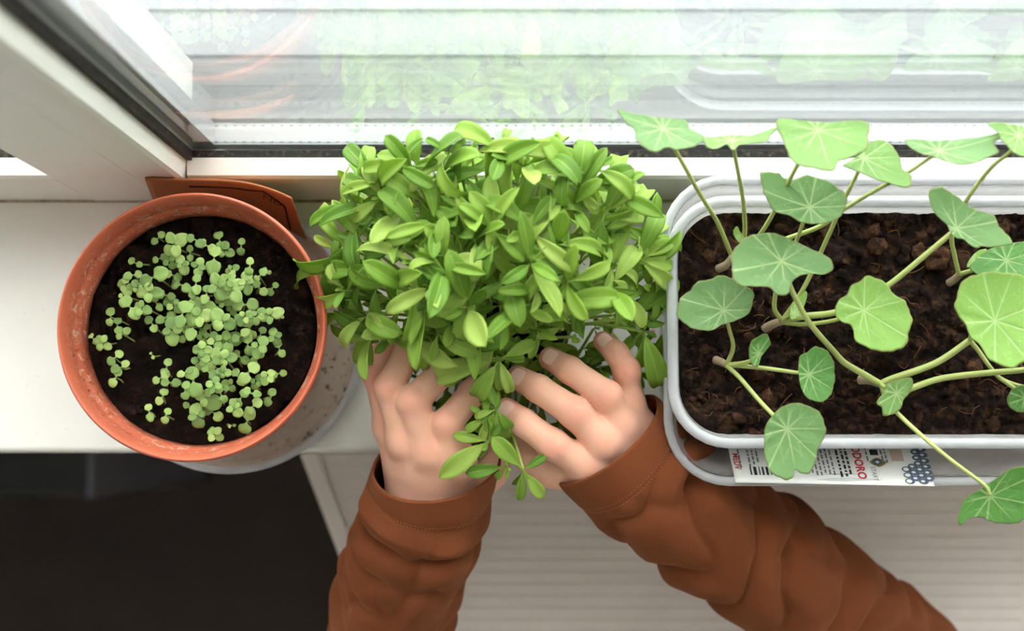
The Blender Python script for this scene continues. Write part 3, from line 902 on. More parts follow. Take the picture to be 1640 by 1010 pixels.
for i in range(10):
    for k in range(5):
        cx = px(1452) + k * .0036 ; cy = .0028 + i * .0040 + (.0020 if k % 2 else 0)
        if cx > LW - .0008 or (k < 2 and 3 <= i): continue
        shp('scale', blob(cx, cy, .0026, .0020), MAT['ink_blue']); shp('scale_centre', blob(cx - .0004, cy, .0011 + .0004 * (k == 0), .0008 + .0004 * (k == 0)), MAT['paper'], 1)
shp('beige_panel', quad(px(1432), px(1452), .0165, .0245), MAT['ink_beige'])
# ------------------------------------------------------------------ white packet lying between the sprouts and the tubs
ka = [P(1014, 425, .003), P(1057, 425, .003), P(1057, 655, .003), P(1014, 655, .003)]
wc = empty('paper_packet', ((ka[0].x + ka[1].x) / 2, (ka[0].y + ka[2].y) / 2, 0)); tag(wc, 'flat white packet with pink and green print lying left of the tubs', 'packet')
bevel(obj('packet_body', box(ka[0].x, ka[1].x, ka[2].y, ka[0].y, 0.0004, 0.003), MAT['paper'], wc), 0.0008)
def pr(u, va, vb, w, mat, name, rnd=random.Random(2)):
    g = Geo(); v = va
    while v < vb:
        L = rnd.uniform(5, 11); a, b = P(u - w, v, .0032), P(u + w, v + L, .0032)
        g.add([(a.x, b.y, .0032), (b.x, b.y, .0032), (b.x, a.y, .0032), (a.x, a.y, .0032)], [(0, 1, 2, 3)]); v += L + 3
    obj(name, g.vf(), mat, wc, False)
pr(1046, 500, 536, 3, MAT['ink_pink'], 'pink_print'); pr(1040, 470, 500, 2, MAT['ink_green'], 'green_print'); pr(1050, 550, 590, 3, MAT['ink_green'], 'green_print'); pr(1035, 540, 605, 2, MAT['ink_green'], 'green_print')

# ------------------------------------------------------------------ nasturtiums
def leaf_traced(center, outline, z, tilt, mat, parent, cup=0.12, nr=18, na=108, wave=0.0, seed=0):
    """a lobed shield leaf: its outline lies in a tilted plane at its own height"""
    cz = P(center[0], center[1], z); n = Vector((tilt[0], tilt[1], 1)).normalized()
    pts = [PP(u, v, cz, n) for u, v in outline]
    ex = (Vector((1, 0, 0)) - n * n.x).normalized(); ey = n.cross(ex)
    q = [((p - cz).dot(ex), (p - cz).dot(ey)) for p in pts]
    q = [Vector((a, b, 0)) for a, b in q]
    # closed smooth outline
    k = len(q); sm = []
    for i in range(k):
        a, b, c, d = q[(i - 1) % k], q[i], q[(i + 1) % k], q[(i + 2) % k]
        for s in range(6):
            t = s / 6
            sm.append(0.5 * ((2 * b) + (c - a) * t + (2 * a - 5 * b + 4 * c - d) * t * t + (3 * b - a - 3 * c + d) * t ** 3))
    # resample by arc length
    L = [0.0]
    for i in range(len(sm)): L.append(L[-1] + (sm[(i + 1) % len(sm)] - sm[i]).length)
    rs = []
    j = 0
    for i in range(na):
        s = L[-1] * i / na
        while L[j + 1] < s: j += 1
        w = (s - L[j]) / max(L[j + 1] - L[j], 1e-9)
        rs.append(sm[j].lerp(sm[(j + 1) % len(sm)], w))
    rs = [q_ * (1 + 0.014 * math.sin(2 * math.pi * i_ * 10 / na + seed) + 0.008 * math.sin(2 * math.pi * i_ * 23 / na + 2 * seed)) for i_, q_ in enumerate(rs)]
    Rm = sum(p.length for p in rs) / na
    rnd = random.Random(seed)
    nv = 9; a0 = rnd.uniform(0, 6.28)
    va = [a0 + 2 * math.pi * i / nv + rnd.uniform(-.16, .16) for i in range(nv)]
    V, ve, ed = [], [], []
    def hgt(p, r):
        return cup * p.length_squared / Rm * (1.0) + wave * Rm * r * r * math.sin(3 * math.atan2(p.y, p.x) + seed) + 0.012 * Rm * r * math.sin(nv * math.atan2(p.y, p.x) - nv * a0)
    def vein_at(p):
        r = p.length; a = math.atan2(p.y, p.x)
        w = 0.00034 * (1.25 - 0.8 * min(r / Rm, 1))
        best = 0.0
        for x in va:
            d = abs((a - x + math.pi) % (2 * math.pi) - math.pi)
            if d < 1.2: best = max(best, math.exp(-((r * math.sin(d)) / w) ** 2))
            # forks
            for sg in (-1, 1):
                for rb in (0.45,):
                    bx = Vector((math.cos(x), math.sin(x), 0)) * (Rm * rb)
                    dd = Vector((math.cos(x + sg * 0.62), math.sin(x + sg * 0.62), 0))
                    e = p - bx; al = e.dot(dd)
                    if al > 0: best = max(best, 0.6 * math.exp(-((e - dd * al).length / (w * 0.8)) ** 2) * max(0, 1 - al / (Rm * .75)))
        return max(best, math.exp(-(r / 0.0014) ** 2))
    for sd in (0, 1):
        th = -0.0003 if sd else 0.0
        V.append(cz + n * (th)); ve.append(1.0); ed.append(0.0)
        for i in range(1, nr + 1):
            r = (i / nr) ** 0.9
            for p in rs:
                pp = p * r
                V.append(cz + ex * pp.x + ey * pp.y + n * (hgt(pp, r) + th)); ve.append(vein_at(pp)); ed.append(1.0 if i == nr else 0.0)
    N = 1 + nr * na; F = []
    for j in range(na):
        j2 = (j + 1) % na
        F.append((0, 1 + j, 1 + j2)); F.append((N, N + 1 + j2, N + 1 + j))
        for i in range(nr - 1):
            a = 1 + i * na
            F.append((a + j, a + na + j, a + na + j2, a + j2)); F.append((N + a + j, N + a + j2, N + a + na + j2, N + a + na + j))
        a = 1 + (nr - 1) * na
        F.append((a + j, N + a + j, N + a + j2, a + j2))
    area = sum((rs[i].x * rs[(i + 1) % na].y - rs[i].y * rs[(i + 1) % na].x) for i in range(na))
    if area < 0: F = [q_[::-1] for q_ in F]
    o = obj('leaf', (V, F), MAT[mat], parent)
    for nm, dat in (('vein', ve), ('edge', ed)):
        at = o.data.attributes.new(nm, 'FLOAT', 'POINT'); at.data.foreach_set('value', dat)
    return cz, n
def petiole(path, parent, r0=0.0013, r1=0.0009, name='petiole', mat='petiole'):
    pts = catmull([P(*p) if not isinstance(p, Vector) else p for p in path], 6)
    return obj(name, tube(pts, lambda t: r0 + (r1 - r0) * t, 8), MAT[mat], parent)
def nplant(base, label):
    p = P(*base, ZSI); b = Vector((p.x, p.y, soil_in_z(p.x, p.y) - 0.001))
    t = empty('nasturtium_plant', b); tag(t, label, 'plant', 'nasturtium plants in the tub'); return t
# plant A, back left
A = nplant((1156, 427), 'nasturtium at the back left corner of the tub with tall leaves against the window')
petiole([(1150, 431, .101), (1163, 424, .106), (1174, 410, .110)], A, .0024, .0019, 'stem', 'stem_base')
L1 = [(988, 183), (1015, 185), (1060, 189), (1095, 194), (1105, 208), (1128, 228), (1105, 240), (1085, 243), (1068, 238), (1050, 247), (1030, 240), (1018, 225), (1015, 210), (1000, 200)]
leaf_traced((1062, 205), L1, .190, (.1, .55), 'nast_cool', A, .10, seed=1)
petiole([(1172, 410, .108), (1150, 358, .128), (1122, 312, .150), (1083, 243, .178), (1063, 207, .1895)], A)
L2 = [(1125, 225), (1132, 240), (1146, 242), (1157, 234), (1165, 232), (1174, 242), (1184, 233), (1205, 231), (1226, 232), (1233, 224), (1243, 217), (1232, 215), (1222, 221), (1200, 219), (1170, 217), (1150, 220)]
leaf_traced((1172, 224), L2, .187, (0, .9), 'nast_mid', A, .10, seed=2)
petiole([(1190, 395, .108), (1193, 365, .118), (1190, 320, .140), (1182, 275, .163), (1173, 228, .186)], A)
L3 = [(1242, 201), (1253, 192), (1310, 196), (1382, 199), (1389, 224), (1386, 243), (1370, 254), (1342, 263), (1336, 277), (1318, 279), (1287, 273), (1265, 262), (1259, 243), (1249, 220)]
leaf_traced((1310, 208), L3, .190, (0, .45), 'nast_mid', A, .10, seed=3)
petiole([(1195, 400, .108), (1218, 374, .118), (1240, 338, .135), (1272, 274, .168), (1308, 212, .189)], A)
L7 = [(1448, 227), (1468, 225), (1498, 226), (1534, 225), (1572, 226), (1605, 225), (1604, 231), (1590, 237), (1595, 252), (1581, 259), (1558, 265), (1534, 265), (1513, 258), (1495, 251), (1474, 246), (1457, 239)]
leaf_traced((1504, 241), L7, .183, (0, .6), 'nast_cool', A, .10, seed=4)
petiole([(1200, 404, .108), (1263, 381, .122), (1316, 361, .135), (1358, 331, .148), (1418, 296, .162), (1448, 280, .170), (1502, 244, .182)], A)
tl = [(1180, 385), (1174, 372), (1180, 362), (1186, 372), (1192, 380), (1188, 390)]
leaf_traced((1183, 378), tl, .116, (.3, -.2), 'nast_warm', A, .05, 6, 36, seed=5)
# plant B, middle left
B = nplant((1228, 525), 'nasturtium in the middle left of the tub with a large yellow green leaf')
petiole([(1224, 526, .101), (1238, 519, .106), (1252, 514, .110)], B, .0024, .0020, 'stem', 'stem_base')
L4 = [(1389, 232), (1410, 226), (1427, 237), (1438, 254), (1444, 277), (1455, 287), (1455, 300), (1450, 307), (1438, 305), (1423, 297), (1408, 293), (1397, 286), (1384, 281), (1363, 272), (1348, 267), (1370, 252), (1382, 243)]
leaf_traced((1384, 252), L4, .172, (.1, .4), 'nast_mid', B, .10, seed=6)
petiole([(1252, 514, .110), (1275, 482, .116), (1298, 440, .124), (1330, 370, .140), (1351, 322, .152), (1373, 278, .165), (1383, 255, .1715)], B)
L5 = [(1217, 285), (1245, 281), (1252, 288), (1270, 289), (1292, 283), (1320, 290), (1345, 305), (1356, 325), (1350, 342), (1335, 355), (1310, 359), (1285, 357), (1265, 347), (1240, 340), (1228, 325), (1220, 305)]
leaf_traced((1297, 331), L5, .160, (-.1, .25), 'nast_cool', B, .12, seed=7)
petiole([(1252, 513, .110), (1240, 490, .116), (1250, 440, .126), (1276, 384, .142), (1290, 345, .1585)], B)
L9 = [(1486, 314), (1492, 306), (1504, 303), (1519, 311), (1532, 316), (1543, 326), (1558, 335), (1578, 343), (1593, 350), (1597, 365), (1610, 379), (1617, 395), (1605, 399), (1587, 399), (1572, 396), (1564, 399), (1552, 392), (1543, 383), (1531, 381), (1522, 371), (1516, 359), (1501, 347), (1490, 333)]
leaf_traced((1532, 365), L9, .158, (-.15, .3), 'nast_cool', B, .12, seed=8)
petiole([(1252, 514, .110), (1290, 506, .115), (1338, 500, .120), (1385, 478, .128), (1425, 455, .134), (1480, 410, .146), (1530, 368, .157)], B, .0018, .0013)
L10 = [(1387, 442), (1403, 446), (1420, 457), (1432, 473), (1449, 486), (1457, 511), (1453, 532), (1447, 552), (1432, 563), (1412, 563), (1395, 561), (1380, 552), (1368, 546), (1366, 527), (1360, 519), (1345, 515), (1337, 502), (1341, 482), (1357, 471), (1362, 457), (1378, 450)]
leaf_traced((1384, 496), L10, .145, (.05, .05), 'nast_warm', B, .10, seed=9)
petiole([(1252, 516, .110), (1290, 519, .114), (1335, 513, .126), (1382, 498, .144)], B)
L20 = [(1266, 511), (1267, 488), (1279, 476), (1290, 467), (1290, 483), (1280, 505)]
leaf_traced((1272, 500), L20, .122, (.2, .2), 'nast_warm', B, .05, 8, 40, seed=10)
petiole([(1253, 514, .110), (1262, 508, .115), (1271, 501, .1215)], B, .0012, .0009)
# plant C, front left
C = nplant((1150, 577), 'nasturtium at the front left of the tub with one leaf hanging over the rim')
petiole([(1146, 576, .101), (1156, 580, .105), (1164, 584, .108)], C, .0023, .0018, 'stem', 'stem_base')
L13 = [(1086, 490), (1093, 477), (1104, 467), (1118, 453), (1140, 447), (1161, 442), (1190, 456), (1206, 468), (1206, 486), (1197, 504), (1179, 513), (1158, 520), (1140, 529), (1118, 529), (1097, 520), (1086, 508)]
leaf_traced((1159, 496), L13, .138, (-.2, .1), 'nast_cool', C, .10, seed=11)
petiole([(1164, 584, .108), (1174, 556, .114), (1168, 528, .126), (1160, 498, .137)], C)
L14 = [(1202, 547), (1215, 538), (1225, 534), (1233, 550), (1225, 563), (1219, 572), (1213, 587), (1204, 584), (1199, 565)]
leaf_traced((1215, 566), L14, .122, (.3, 0), 'nast_dark', C, .08, 8, 44, seed=12)
petiole([(1164, 584, .108), (1185, 582, .113), (1203, 577, .118), (1214, 567, .1215)], C, .0013, .0009)
L15 = [(1280, 572), (1293, 563), (1305, 555), (1321, 561), (1332, 575), (1336, 600), (1332, 625), (1321, 641), (1304, 643), (1289, 634), (1282, 618), (1279, 597)]
leaf_traced((1296, 599), L15, .128, (.15, .05), 'nast_dark', C, .08, seed=13)
petiole([(1164, 584, .108), (1190, 586, .112), (1230, 590, .118), (1279, 597, .1245), (1295, 599, .1275)], C, .0013, .0009)
L16 = [(1225, 686), (1234, 668), (1254, 650), (1272, 645), (1297, 650), (1314, 664), (1321, 686), (1316, 707), (1307, 721), (1305, 739), (1295, 754), (1282, 757), (1272, 752), (1268, 762), (1254, 767), (1236, 757), (1227, 743), (1223, 714)]
leaf_traced((1261, 686), L16, .140, (0, -.1), 'nast_cool', C, .10, seed=14)
petiole([(1164, 585, .108), (1185, 605, .114), (1215, 640, .126), (1240, 666, .135), (1260, 685, .1395)], C)
# plant D, middle
D = nplant((1381, 608), 'sprawling nasturtium in the middle of the tub with runners to the right edge')
petiole([(1376, 608, .101), (1392, 609, .105), (1410, 615, .109)], D, .0024, .0019, 'stem', 'stem_base')
L6 = [(1171, 406), (1185, 388), (1206, 377), (1233, 375), (1257, 380), (1280, 390), (1307, 404), (1328, 421), (1329, 435), (1315, 442), (1300, 440), (1278, 443), (1267, 455), (1262, 470), (1245, 473), (1228, 462), (1205, 461), (1182, 462), (1170, 450), (1168, 430)]
leaf_traced((1252, 418), L6, .156, (.1, .15), 'nast_cool', D, .12, wave=.05, seed=15)
petiole([(1410, 615, .109), (1385, 600, .112), (1353, 581, .116), (1335, 562, .120), (1305, 528, .130), (1289, 505, .137), (1266, 460, .148), (1253, 420, .1555)], D, .0018, .0013)
L17 = [(1403, 644), (1414, 629), (1420, 615), (1445, 606), (1461, 606), (1459, 625), (1447, 640), (1441, 656), (1424, 665), (1414, 665), (1411, 652)]
leaf_traced((1436, 629), L17, .122, (0, 0), 'nast_mid', D, .06, 8, 56, seed=16)
petiole([(1410, 615, .109), (1420, 622, .115), (1435, 629, .1215)], D, .0012, .0009)
L18 = [(1538, 810), (1547, 796), (1574, 781), (1595, 765), (1620, 748), (1645, 745), (1660, 765), (1655, 800), (1640, 828), (1620, 836), (1603, 837), (1586, 833), (1565, 827), (1549, 829), (1536, 839), (1532, 831)]
leaf_traced((1586, 794), L18, .128, (-.1, -.25), 'nast_dark', D, .10, seed=17)
petiole([(1411, 616, .109), (1420, 640, .113), (1440, 664, .119), (1486, 706, .127), (1528, 740, .130), (1576, 776, .1295), (1585, 792, .128)], D)
petiole([(1411, 615, .109), (1430, 606, .110), (1499, 581, .113), (1553, 545, .117)], D, .0019, .0017, 'runner')
L11 = [(1532, 463), (1546, 447), (1571, 438), (1600, 437), (1630, 442), (1655, 460), (1667, 500), (1660, 545), (1645, 575), (1620, 589), (1600, 586), (1582, 575), (1571, 557), (1553, 539), (1546, 521), (1534, 507), (1527, 490), (1531, 475)]
leaf_traced((1594, 513), L11, .150, (0, .1), 'nast_warm', D, .10, seed=18)
petiole([(1553, 545, .117), (1560, 532, .128), (1592, 515, .1495)], D)
petiole([(1553, 545, .117), (1566, 560, .116), (1586, 588, .116), (1603, 606, .115), (1635, 618, .116), (1665, 620, .120)], D)
petiole([(1446, 626, .112), (1461, 621, .112), (1507, 606, .114), (1570, 598, .120), (1630, 593, .126), (1680, 588, .132)], D, .0018, .0014)
petiole([(1411, 616, .109), (1428, 624, .110), (1446, 626, .112)], D, .0018, .0018)
L19 = [(1612, 640), (1622, 622), (1645, 616), (1668, 626), (1664, 648), (1640, 660), (1620, 655)]
leaf_traced((1642, 637), L19, .122, (0, 0), 'nast_dark', D, .06, 8, 48, seed=19)
petiole([(1603, 606, .115), (1625, 622, .118), (1641, 636, .1215)], D, .0012, .0009)
L21 = [(1650, 590), (1668, 560), (1700, 552), (1728, 572), (1730, 606), (1705, 628), (1672, 622)]
leaf_traced((1688, 590), L21, .134, (.1, 0), 'nast_mid', D, .08, seed=23)
# plant E, back right
E = nplant((1524, 451), 'nasturtium at the back right of the tub with a dark leaf half hidden')
petiole([(1520, 453, .101), (1530, 446, .106), (1538, 438, .110)], E, .0022, .0018, 'stem', 'stem_base')
L8 = [(1581, 204), (1590, 199), (1620, 200), (1650, 206), (1668, 222), (1660, 245), (1640, 255), (1622, 246), (1612, 234), (1601, 223), (1597, 213)]
leaf_traced((1632, 216), L8, .188, (0, .45), 'nast_mid', E, .10, seed=20)
petiole([(1536, 440, .110), (1529, 410, .118), (1525, 375, .130), (1546, 324, .150), (1586, 270, .172), (1618, 243, .182), (1631, 219, .1875)], E)
L12 = [(1551, 430), (1566, 412), (1583, 400), (1610, 392), (1645, 388), (1665, 405), (1660, 430), (1630, 448), (1600, 450), (1570, 446)]
leaf_traced((1612, 416), L12, .132, (-.1, .2), 'nast_dark', E, .10, seed=21)
petiole([(1537, 439, .110), (1560, 432, .118), (1610, 418, .1315)], E)
L22 = [(1548, 428), (1555, 412), (1568, 401), (1580, 400), (1580, 412), (1566, 424)]
leaf_traced((1560, 416), L22, .128, (-.2, .2), 'nast_warm', E, .05, 6, 40, seed=22)

# ------------------------------------------------------------------ sprouts (cress) held by the hands
BX, BY = P(800, 520, 0.03).x, P(800, 520, 0.03).y
r5 = random.Random(77)
g = Geo(); sv, sf = [], []
for i in range(15):
    th = math.pi / 2 * i / 14
    for j in range(36):
        a = 2 * math.pi * j / 36
        d = Vector((math.cos(a) * math.cos(th) ** .6, math.sin(a) * math.cos(th) ** .6, math.sin(th)))
        k = 1 + 0.10 * mnoise.noise(d * 3) + 0.05 * mnoise.noise(d * 9)
        sv.append((BX + d.x * .040 * k, BY + d.y * .036 * k, 0.0006 + d.z * .042 * k))
for i in range(14):
    for j in range(36):
        j2 = (j + 1) % 36; sf.append((i * 36 + j, i * 36 + j2, (i + 1) * 36 + j2, (i + 1) * 36 + j))
sf.append(tuple(range(36))[::-1]); sf.append(tuple(14 * 36 + j for j in range(36)))
rb = obj('root_ball', (sv, sf), MAT['soil_dark']); tag(rb, 'dark soil root ball under the green sprouts between the hands', 'soil')

def p_spat(t):      # stalk, then a blade widest past its middle with a pointed tip
    s = max(0.0, (t - 0.16) / 0.84)
    return max(0.02, 0.14 * (1 - t) + 0.96 * (s ** 1.05) * (max(0.0, 1 - s) ** 0.66) / 0.3186)
def p_lance(t):
    s = max(0.0, (t - 0.10) / 0.90)
    return max(0.02, 0.13 * (1 - t) + 0.96 * (s ** 1.05) * (max(0.0, 1 - s) ** 0.85) / 0.2718)
cress_leaf = []
for i, (pf, wd, bend, fold, cup, wv) in enumerate([(p_spat, .152, .9, .40, .0, .08), (p_spat, .165, 1.3, .22, .10, .09), (p_spat, .148, 1.7, .45, .0, .08), (p_lance, .145, .6, .42, .0, .09), (p_lance, .138, 1.2, .5, .0, .09), (p_spat, .175, .45, .3, .0, .09), (p_lance, .145, 1.9, .4, .0, .08), (p_spat, .152, 2.2, .35, .05, .08)]):
    cress_leaf.append(leaf_mesh('leaf', MAT['cress'], 1.0, wd, pf, 12, 6, bend, fold, 0.016, cup, wv, i + 3))
FLAT, ARCH = (0, 3, 5), (1, 2, 4, 6, 7)
def to_px(p):
    d = p - Vector((0, 0, ZC)); y = d.y * CP + d.z * SP; z = -d.y * SP + d.z * CP
    return PU + FPX * d.x / -z, PV - FPX * y / -z
KEEP = [((806, 651), (938, 752), 25), ((824, 600), (968, 706), 25), ((877, 569), (972, 634), 25), ((972, 634), (992, 682), 25), ((962, 538), (1004, 594), 24), ((1004, 594), (1006, 646), 22),
        ((624, 621), (640, 586), 22), ((661, 643), (692, 612), 22), ((716, 678), (742, 648), 22), ((661, 643), (690, 722), 26), ((604, 602), (610, 580), 14)]
def over_fingers(pts, n=11):
    for p in pts:
        if p.z < 0.070: continue
        u, v = to_px(p)
        for (a, b, r) in KEEP[:n]:
            dx, dy = b[0] - a[0], b[1] - a[1]; t = max(0, min(1, ((u - a[0]) * dx + (v - a[1]) * dy) / (dx * dx + dy * dy)))
            if math.hypot(u - a[0] - t * dx, v - a[1] - t * dy) < r: return True
    return False
def sprout(u, v, z, label, group, out=0.5, size=1.0, tips=None, rnd=r5, base=None, extra=0):
    hd = P(u, v, z); base_set = base is not None and v > 560
    if base is None:
        ax, ay = hd.x - BX, hd.y - BY
        k = 0.55 if math.hypot(ax, ay) < 0.05 else 0.034 / max(math.hypot(ax, ay), 1e-6)
        base = Vector((BX + ax * k, BY + ay * k, 0.036))
    t = empty('cress_sprout', base); tag(t, label, 'sprout', group)
    mid = base.lerp(hd, 0.55) + Vector(((base.x - hd.x) * .12 + rnd.uniform(-.003, .003), (base.y - hd.y) * .12 + rnd.uniform(-.003, .003), (hd.z - base.z) * .12))
    pth = catmull([base, mid, hd], 5)
    obj('stem', tube(pth, lambda q: 0.0010 - 0.0002 * q, 6), MAT['cress_stem'], t)
    sd = (pth[-1] - pth[-2]).normalized()
    radial = Vector((hd.x - BX, hd.y - BY - 0.012, 0))
    rl_ = min(radial.length / 0.085, 1.0)
    if radial.length > 1e-5: radial.normalize()
    # axis of the head leans outwards at the edge of the bunch
    axis = (Vector((0, 0, 1)) + radial * (1.0 * rl_ ** 2) + sd * 0.4 + Vector((rnd.uniform(-.25, .25), rnd.uniform(-.25, .25), 0))).normalized()
    e1 = axis.orthogonal().normalized(); e2 = axis.cross(e1)
    if tips:
        for (tu, tv_, tz, mi) in tips:
            tp = P(tu, tv_, tz); d = tp - hd; me = cress_leaf[mi]
            L = d.length * (1.0, 1.10, 1.22, 1.0, 1.08, 1.0, 1.35, 1.5)[mi]
            lift = (.12, .35, .55, .1, .32, .08, .75, .85)[mi]
            up = Vector((0, 0, 1)) if abs(d.normalized().z) < .9 else Vector((0, -1, 0))
            dd = (d.normalized() + up * lift).normalized()
            ob = add_leaf('leaf', me, hd, dd, up, L, t, rnd.uniform(.92, 1.12))
            M4 = Matrix.Translation(t.location) @ ob.matrix_basis
            if not base_set and over_fingers([M4 @ me.vertices[kq].co for kq in (24, 45, 59, 66, 80, 87)], 6): bpy.data.objects.remove(ob)
    else:
        az = rnd.uniform(0, 6.283); nl = rnd.choice((3, 4, 4, 5, 5)) + extra
        for q in range(nl):
            a_ = az + math.pi * q + (math.pi / 2 if q % 4 >= 2 else 0) + rnd.uniform(-.35, .35)
            big = q < 2
            el = rnd.uniform(.25, 1.1) if big else rnd.uniform(.2, 1.2)
            d = (e1 * math.cos(a_) + e2 * math.sin(a_)) * math.cos(el) + axis * math.sin(el)
            L = size * (rnd.uniform(.0255, .0360) if big else rnd.uniform(.013, .026))
            me = cress_leaf[rnd.choice(ARCH if (rnd.random() < .45 + .35 * rl_) else FLAT)]
            upv = (axis * 0.9 + Vector((0, 0, 0.6))).normalized()
            if abs(d.normalized().dot(upv)) > .97: upv = e1
            roll = rnd.gauss(0, .5); upv = Matrix.Rotation(roll, 3, d.normalized()) @ upv
            ob = add_leaf('leaf', me, hd - axis * (0.0 if big else -.001), d, upv, L, t, rnd.uniform(.8, 1.1))
            M4 = Matrix.Translation(t.location) @ ob.matrix_basis
            if over_fingers([M4 @ me.vertices[kq].co for kq in (24, 45, 59, 66, 80, 87)]) or (M4 @ me.vertices[87].co).y > .152:
                bpy.data.objects.remove(ob)
    # small bud in the middle
    for q in range(0 if over_fingers([hd]) else 2):
        a_ = rnd.uniform(0, 6.28)
        d = (e1 * math.cos(a_) + e2 * math.sin(a_)) * .5 + axis
        add_leaf('bud_leaf', cress_leaf[5], hd, d, e1 * .9 + axis * .1 if abs(d.normalized().dot(e1)) < .9 else e2, size * rnd.uniform(.005, .008), t, 1.1)
    return t
OUT = [(640, 262), (700, 250), (790, 244), (870, 252), (945, 262), (985, 300), (1015, 345), (1048, 390), (1052, 450), (1040, 505), (1010, 540), (940, 550), (860, 565), (830, 640), (795, 700), (770, 640), (720, 565), (640, 550), (575, 530), (540, 470), (545, 400), (560, 345), (585, 300)]
hs = scatter([OUT], 31, random.Random(31), 12000)
for (u, v) in hs:
    if over_fingers([P(u, v, .1)]): continue
    d = math.hypot((u - 795) / 265, (v - 400) / 190)
    z = 0.150 - 0.040 * min(d, 1.15) ** 2 + r5.uniform(-.012, .010)
    if v < 330: z = max(z, 0.137 + 0.016 * (330 - v) / 80)
    if v > 470: z = z - 0.018 * min(1, (v - 470) / 120)
    if v > 590: z = 0.108 + r5.uniform(-.004, .006)
    if u < 640: lb, gr = 'broad leaved green sprout leaning over the saucer at the left of the bunch', 'sprouts on the left of the bunch'
    elif v < 315: lb, gr = 'green sprout on the window side of the bunch with curling leaves', 'sprouts at the back of the bunch'
    elif u > 950: lb, gr = 'green sprout leaning towards the plastic tubs at the right of the bunch', 'sprouts on the right of the bunch'
    elif v > 480: lb, gr = 'green sprout spilling over the fingers at the front of the bunch', 'sprouts at the front of the bunch'
    else: lb, gr = 'green sprout with spoon shaped leaves in the middle of the bunch', 'sprouts in the middle of the bunch'
    sprout(u, v, z, lb, gr, size=1.0 if v < 560 else .85)
# lower storey, shorter sprouts between the stems
for (u, v) in scatter([OUT], 52, random.Random(8), 3000):
    if v > 560: continue
    sprout(u, v, 0.100 + r5.uniform(-.012, .008), 'short sprout under the canopy between the taller stems', 'short sprouts under the canopy', size=.85)
# low sprouts in the shade between the fingers
for (u, v) in scatter([[(700, 560), (800, 560), (850, 535), (1000, 520), (1045, 545), (1040, 590), (985, 600), (975, 640), (930, 650), (880, 690), (850, 690), (820, 690), (790, 715), (700, 690), (660, 610)]], 27, random.Random(18), 3000):
    sprout(u, v, 0.058 + r5.uniform(-.004, .004), 'low sprout in the shade under the fingers', 'low sprouts under the fingers', size=.75, base=Vector((BX + (P(u, v, .05).x - BX) * .8, BY - .026, .030)))
# sprouts whose leaves stand out
sprout(658, 268, .150, 'upright sprout with a tall blade at the top left of the bunch', None, tips=[(648, 238, .160, 3), (632, 232, .166, 2), (700, 255, .155, 0), (682, 300, .150, 3), (585, 268, .150, 2)])
sprout(612, 318, .140, 'sprout with two long hanging leaves above the seed packet side', None, tips=[(562, 290, .140, 7), (587, 270, .148, 2), (560, 352, .138, 1), (640, 300, .146, 3)])
sprout(578, 385, .130, 'sprout arching left towards the terracotta pot rim', None, tips=[(530, 318, .135, 3), (518, 450, .112, 4), (535, 372, .128, 0), (556, 460, .115, 2)])
sprout(925, 305, .150, 'tall sprout with a flaring leaf at the upper right', None, tips=[(968, 240, .162, 4), (885, 232, .165, 2), (958, 340, .150, 1), (935, 240, .158, 7)])
sprout(965, 345, .142, 'sprout with two drooping leaves below the nasturtium leaf', None, tips=[(1000, 285, .150, 2), (1012, 300, .144, 7), (1035, 345, .138, 1), (930, 385, .14, 0)])
sprout(1020, 415, .125, 'sprout with cupped leaves touching the rim of the inner tub', None, tips=[(1078, 385, .126, 1), (1080, 425, .122, 1), (1055, 345, .132, 2), (1070, 455, .115, 2)])
sprout(1030, 530, .100, 'sprout hanging down beside the little finger', None, tips=[(1050, 605, .085, 6), (1032, 600, .080, 1), (1062, 480, .104, 1), (1020, 560, .092, 3), (1005, 490, .105, 0)])
base_f = Vector((P(800, 600, .05).x, P(800, 600, .05).y, .045))
sprout(780, 668, .110, 'sprout of small rounded leaves filling the gap between the two index fingers', None, tips=[(752, 650, .112, 0), (745, 690, .108, 1), (800, 640, .114, 5), (806, 690, .106, 0), (778, 630, .116, 4), (770, 710, .104, 5)], base=base_f)
sprout(783, 706, .104, 'sprout with a narrow leaf crossing the left hand', None, tips=[(724, 696, .108, 0), (700, 767, .104, 3), (800, 680, .110, 5), (765, 735, .100, 3)], base=base_f)
sprout(812, 746, .100, 'sprout with a broad leaf pointing at the left cuff', None, tips=[(745, 758, .102, 5), (790, 770, .096, 0)], base=base_f)
sprout(838, 752, .100, 'star shaped sprout hanging out between the two hands', None, tips=[(790, 702, .112, 5), (879, 727, .104, 3), (872, 800, .094, 5), (832, 808, .090, 3), (822, 790, .086, 0)], base=base_f)
sprout(795, 655, .112, 'sprout with rounded leaves between the fingertips', None, tips=[(760, 668, .112, 1), (783, 620, .118, 1), (820, 690, .106, 1), (770, 700, .106, 0), (798, 626, .114, 3), (800, 700, .104, 3), (770, 640, .110, 2), (815, 715, .100, 0)], base=base_f)
sprout(750, 560, .118, 'sprout hanging over the middle fingertip of the left hand', None, tips=[(700, 562, .116, 1), (735, 610, .106, 0), (770, 600, .112, 2), (720, 530, .122, 0), (790, 540, .124, 5)], base=base_f)
sprout(800, 575, .120, 'pale sprout above the middle fingertip of the right hand', None, tips=[(745, 560, .120, 0), (700, 600, .110, 2), (860, 545, .122, 0), (848, 572, .114, 0), (770, 625, .112, 7), (800, 628, .114, 4), (815, 620, .112, 6)], base=base_f)
sprout(690, 545, .105, 'sprout drooping over the middle finger of the left hand', None, tips=[(672, 600, .096, 0), (640, 550, .104, 1), (655, 500, .112, 0), (720, 500, .116, 5)])
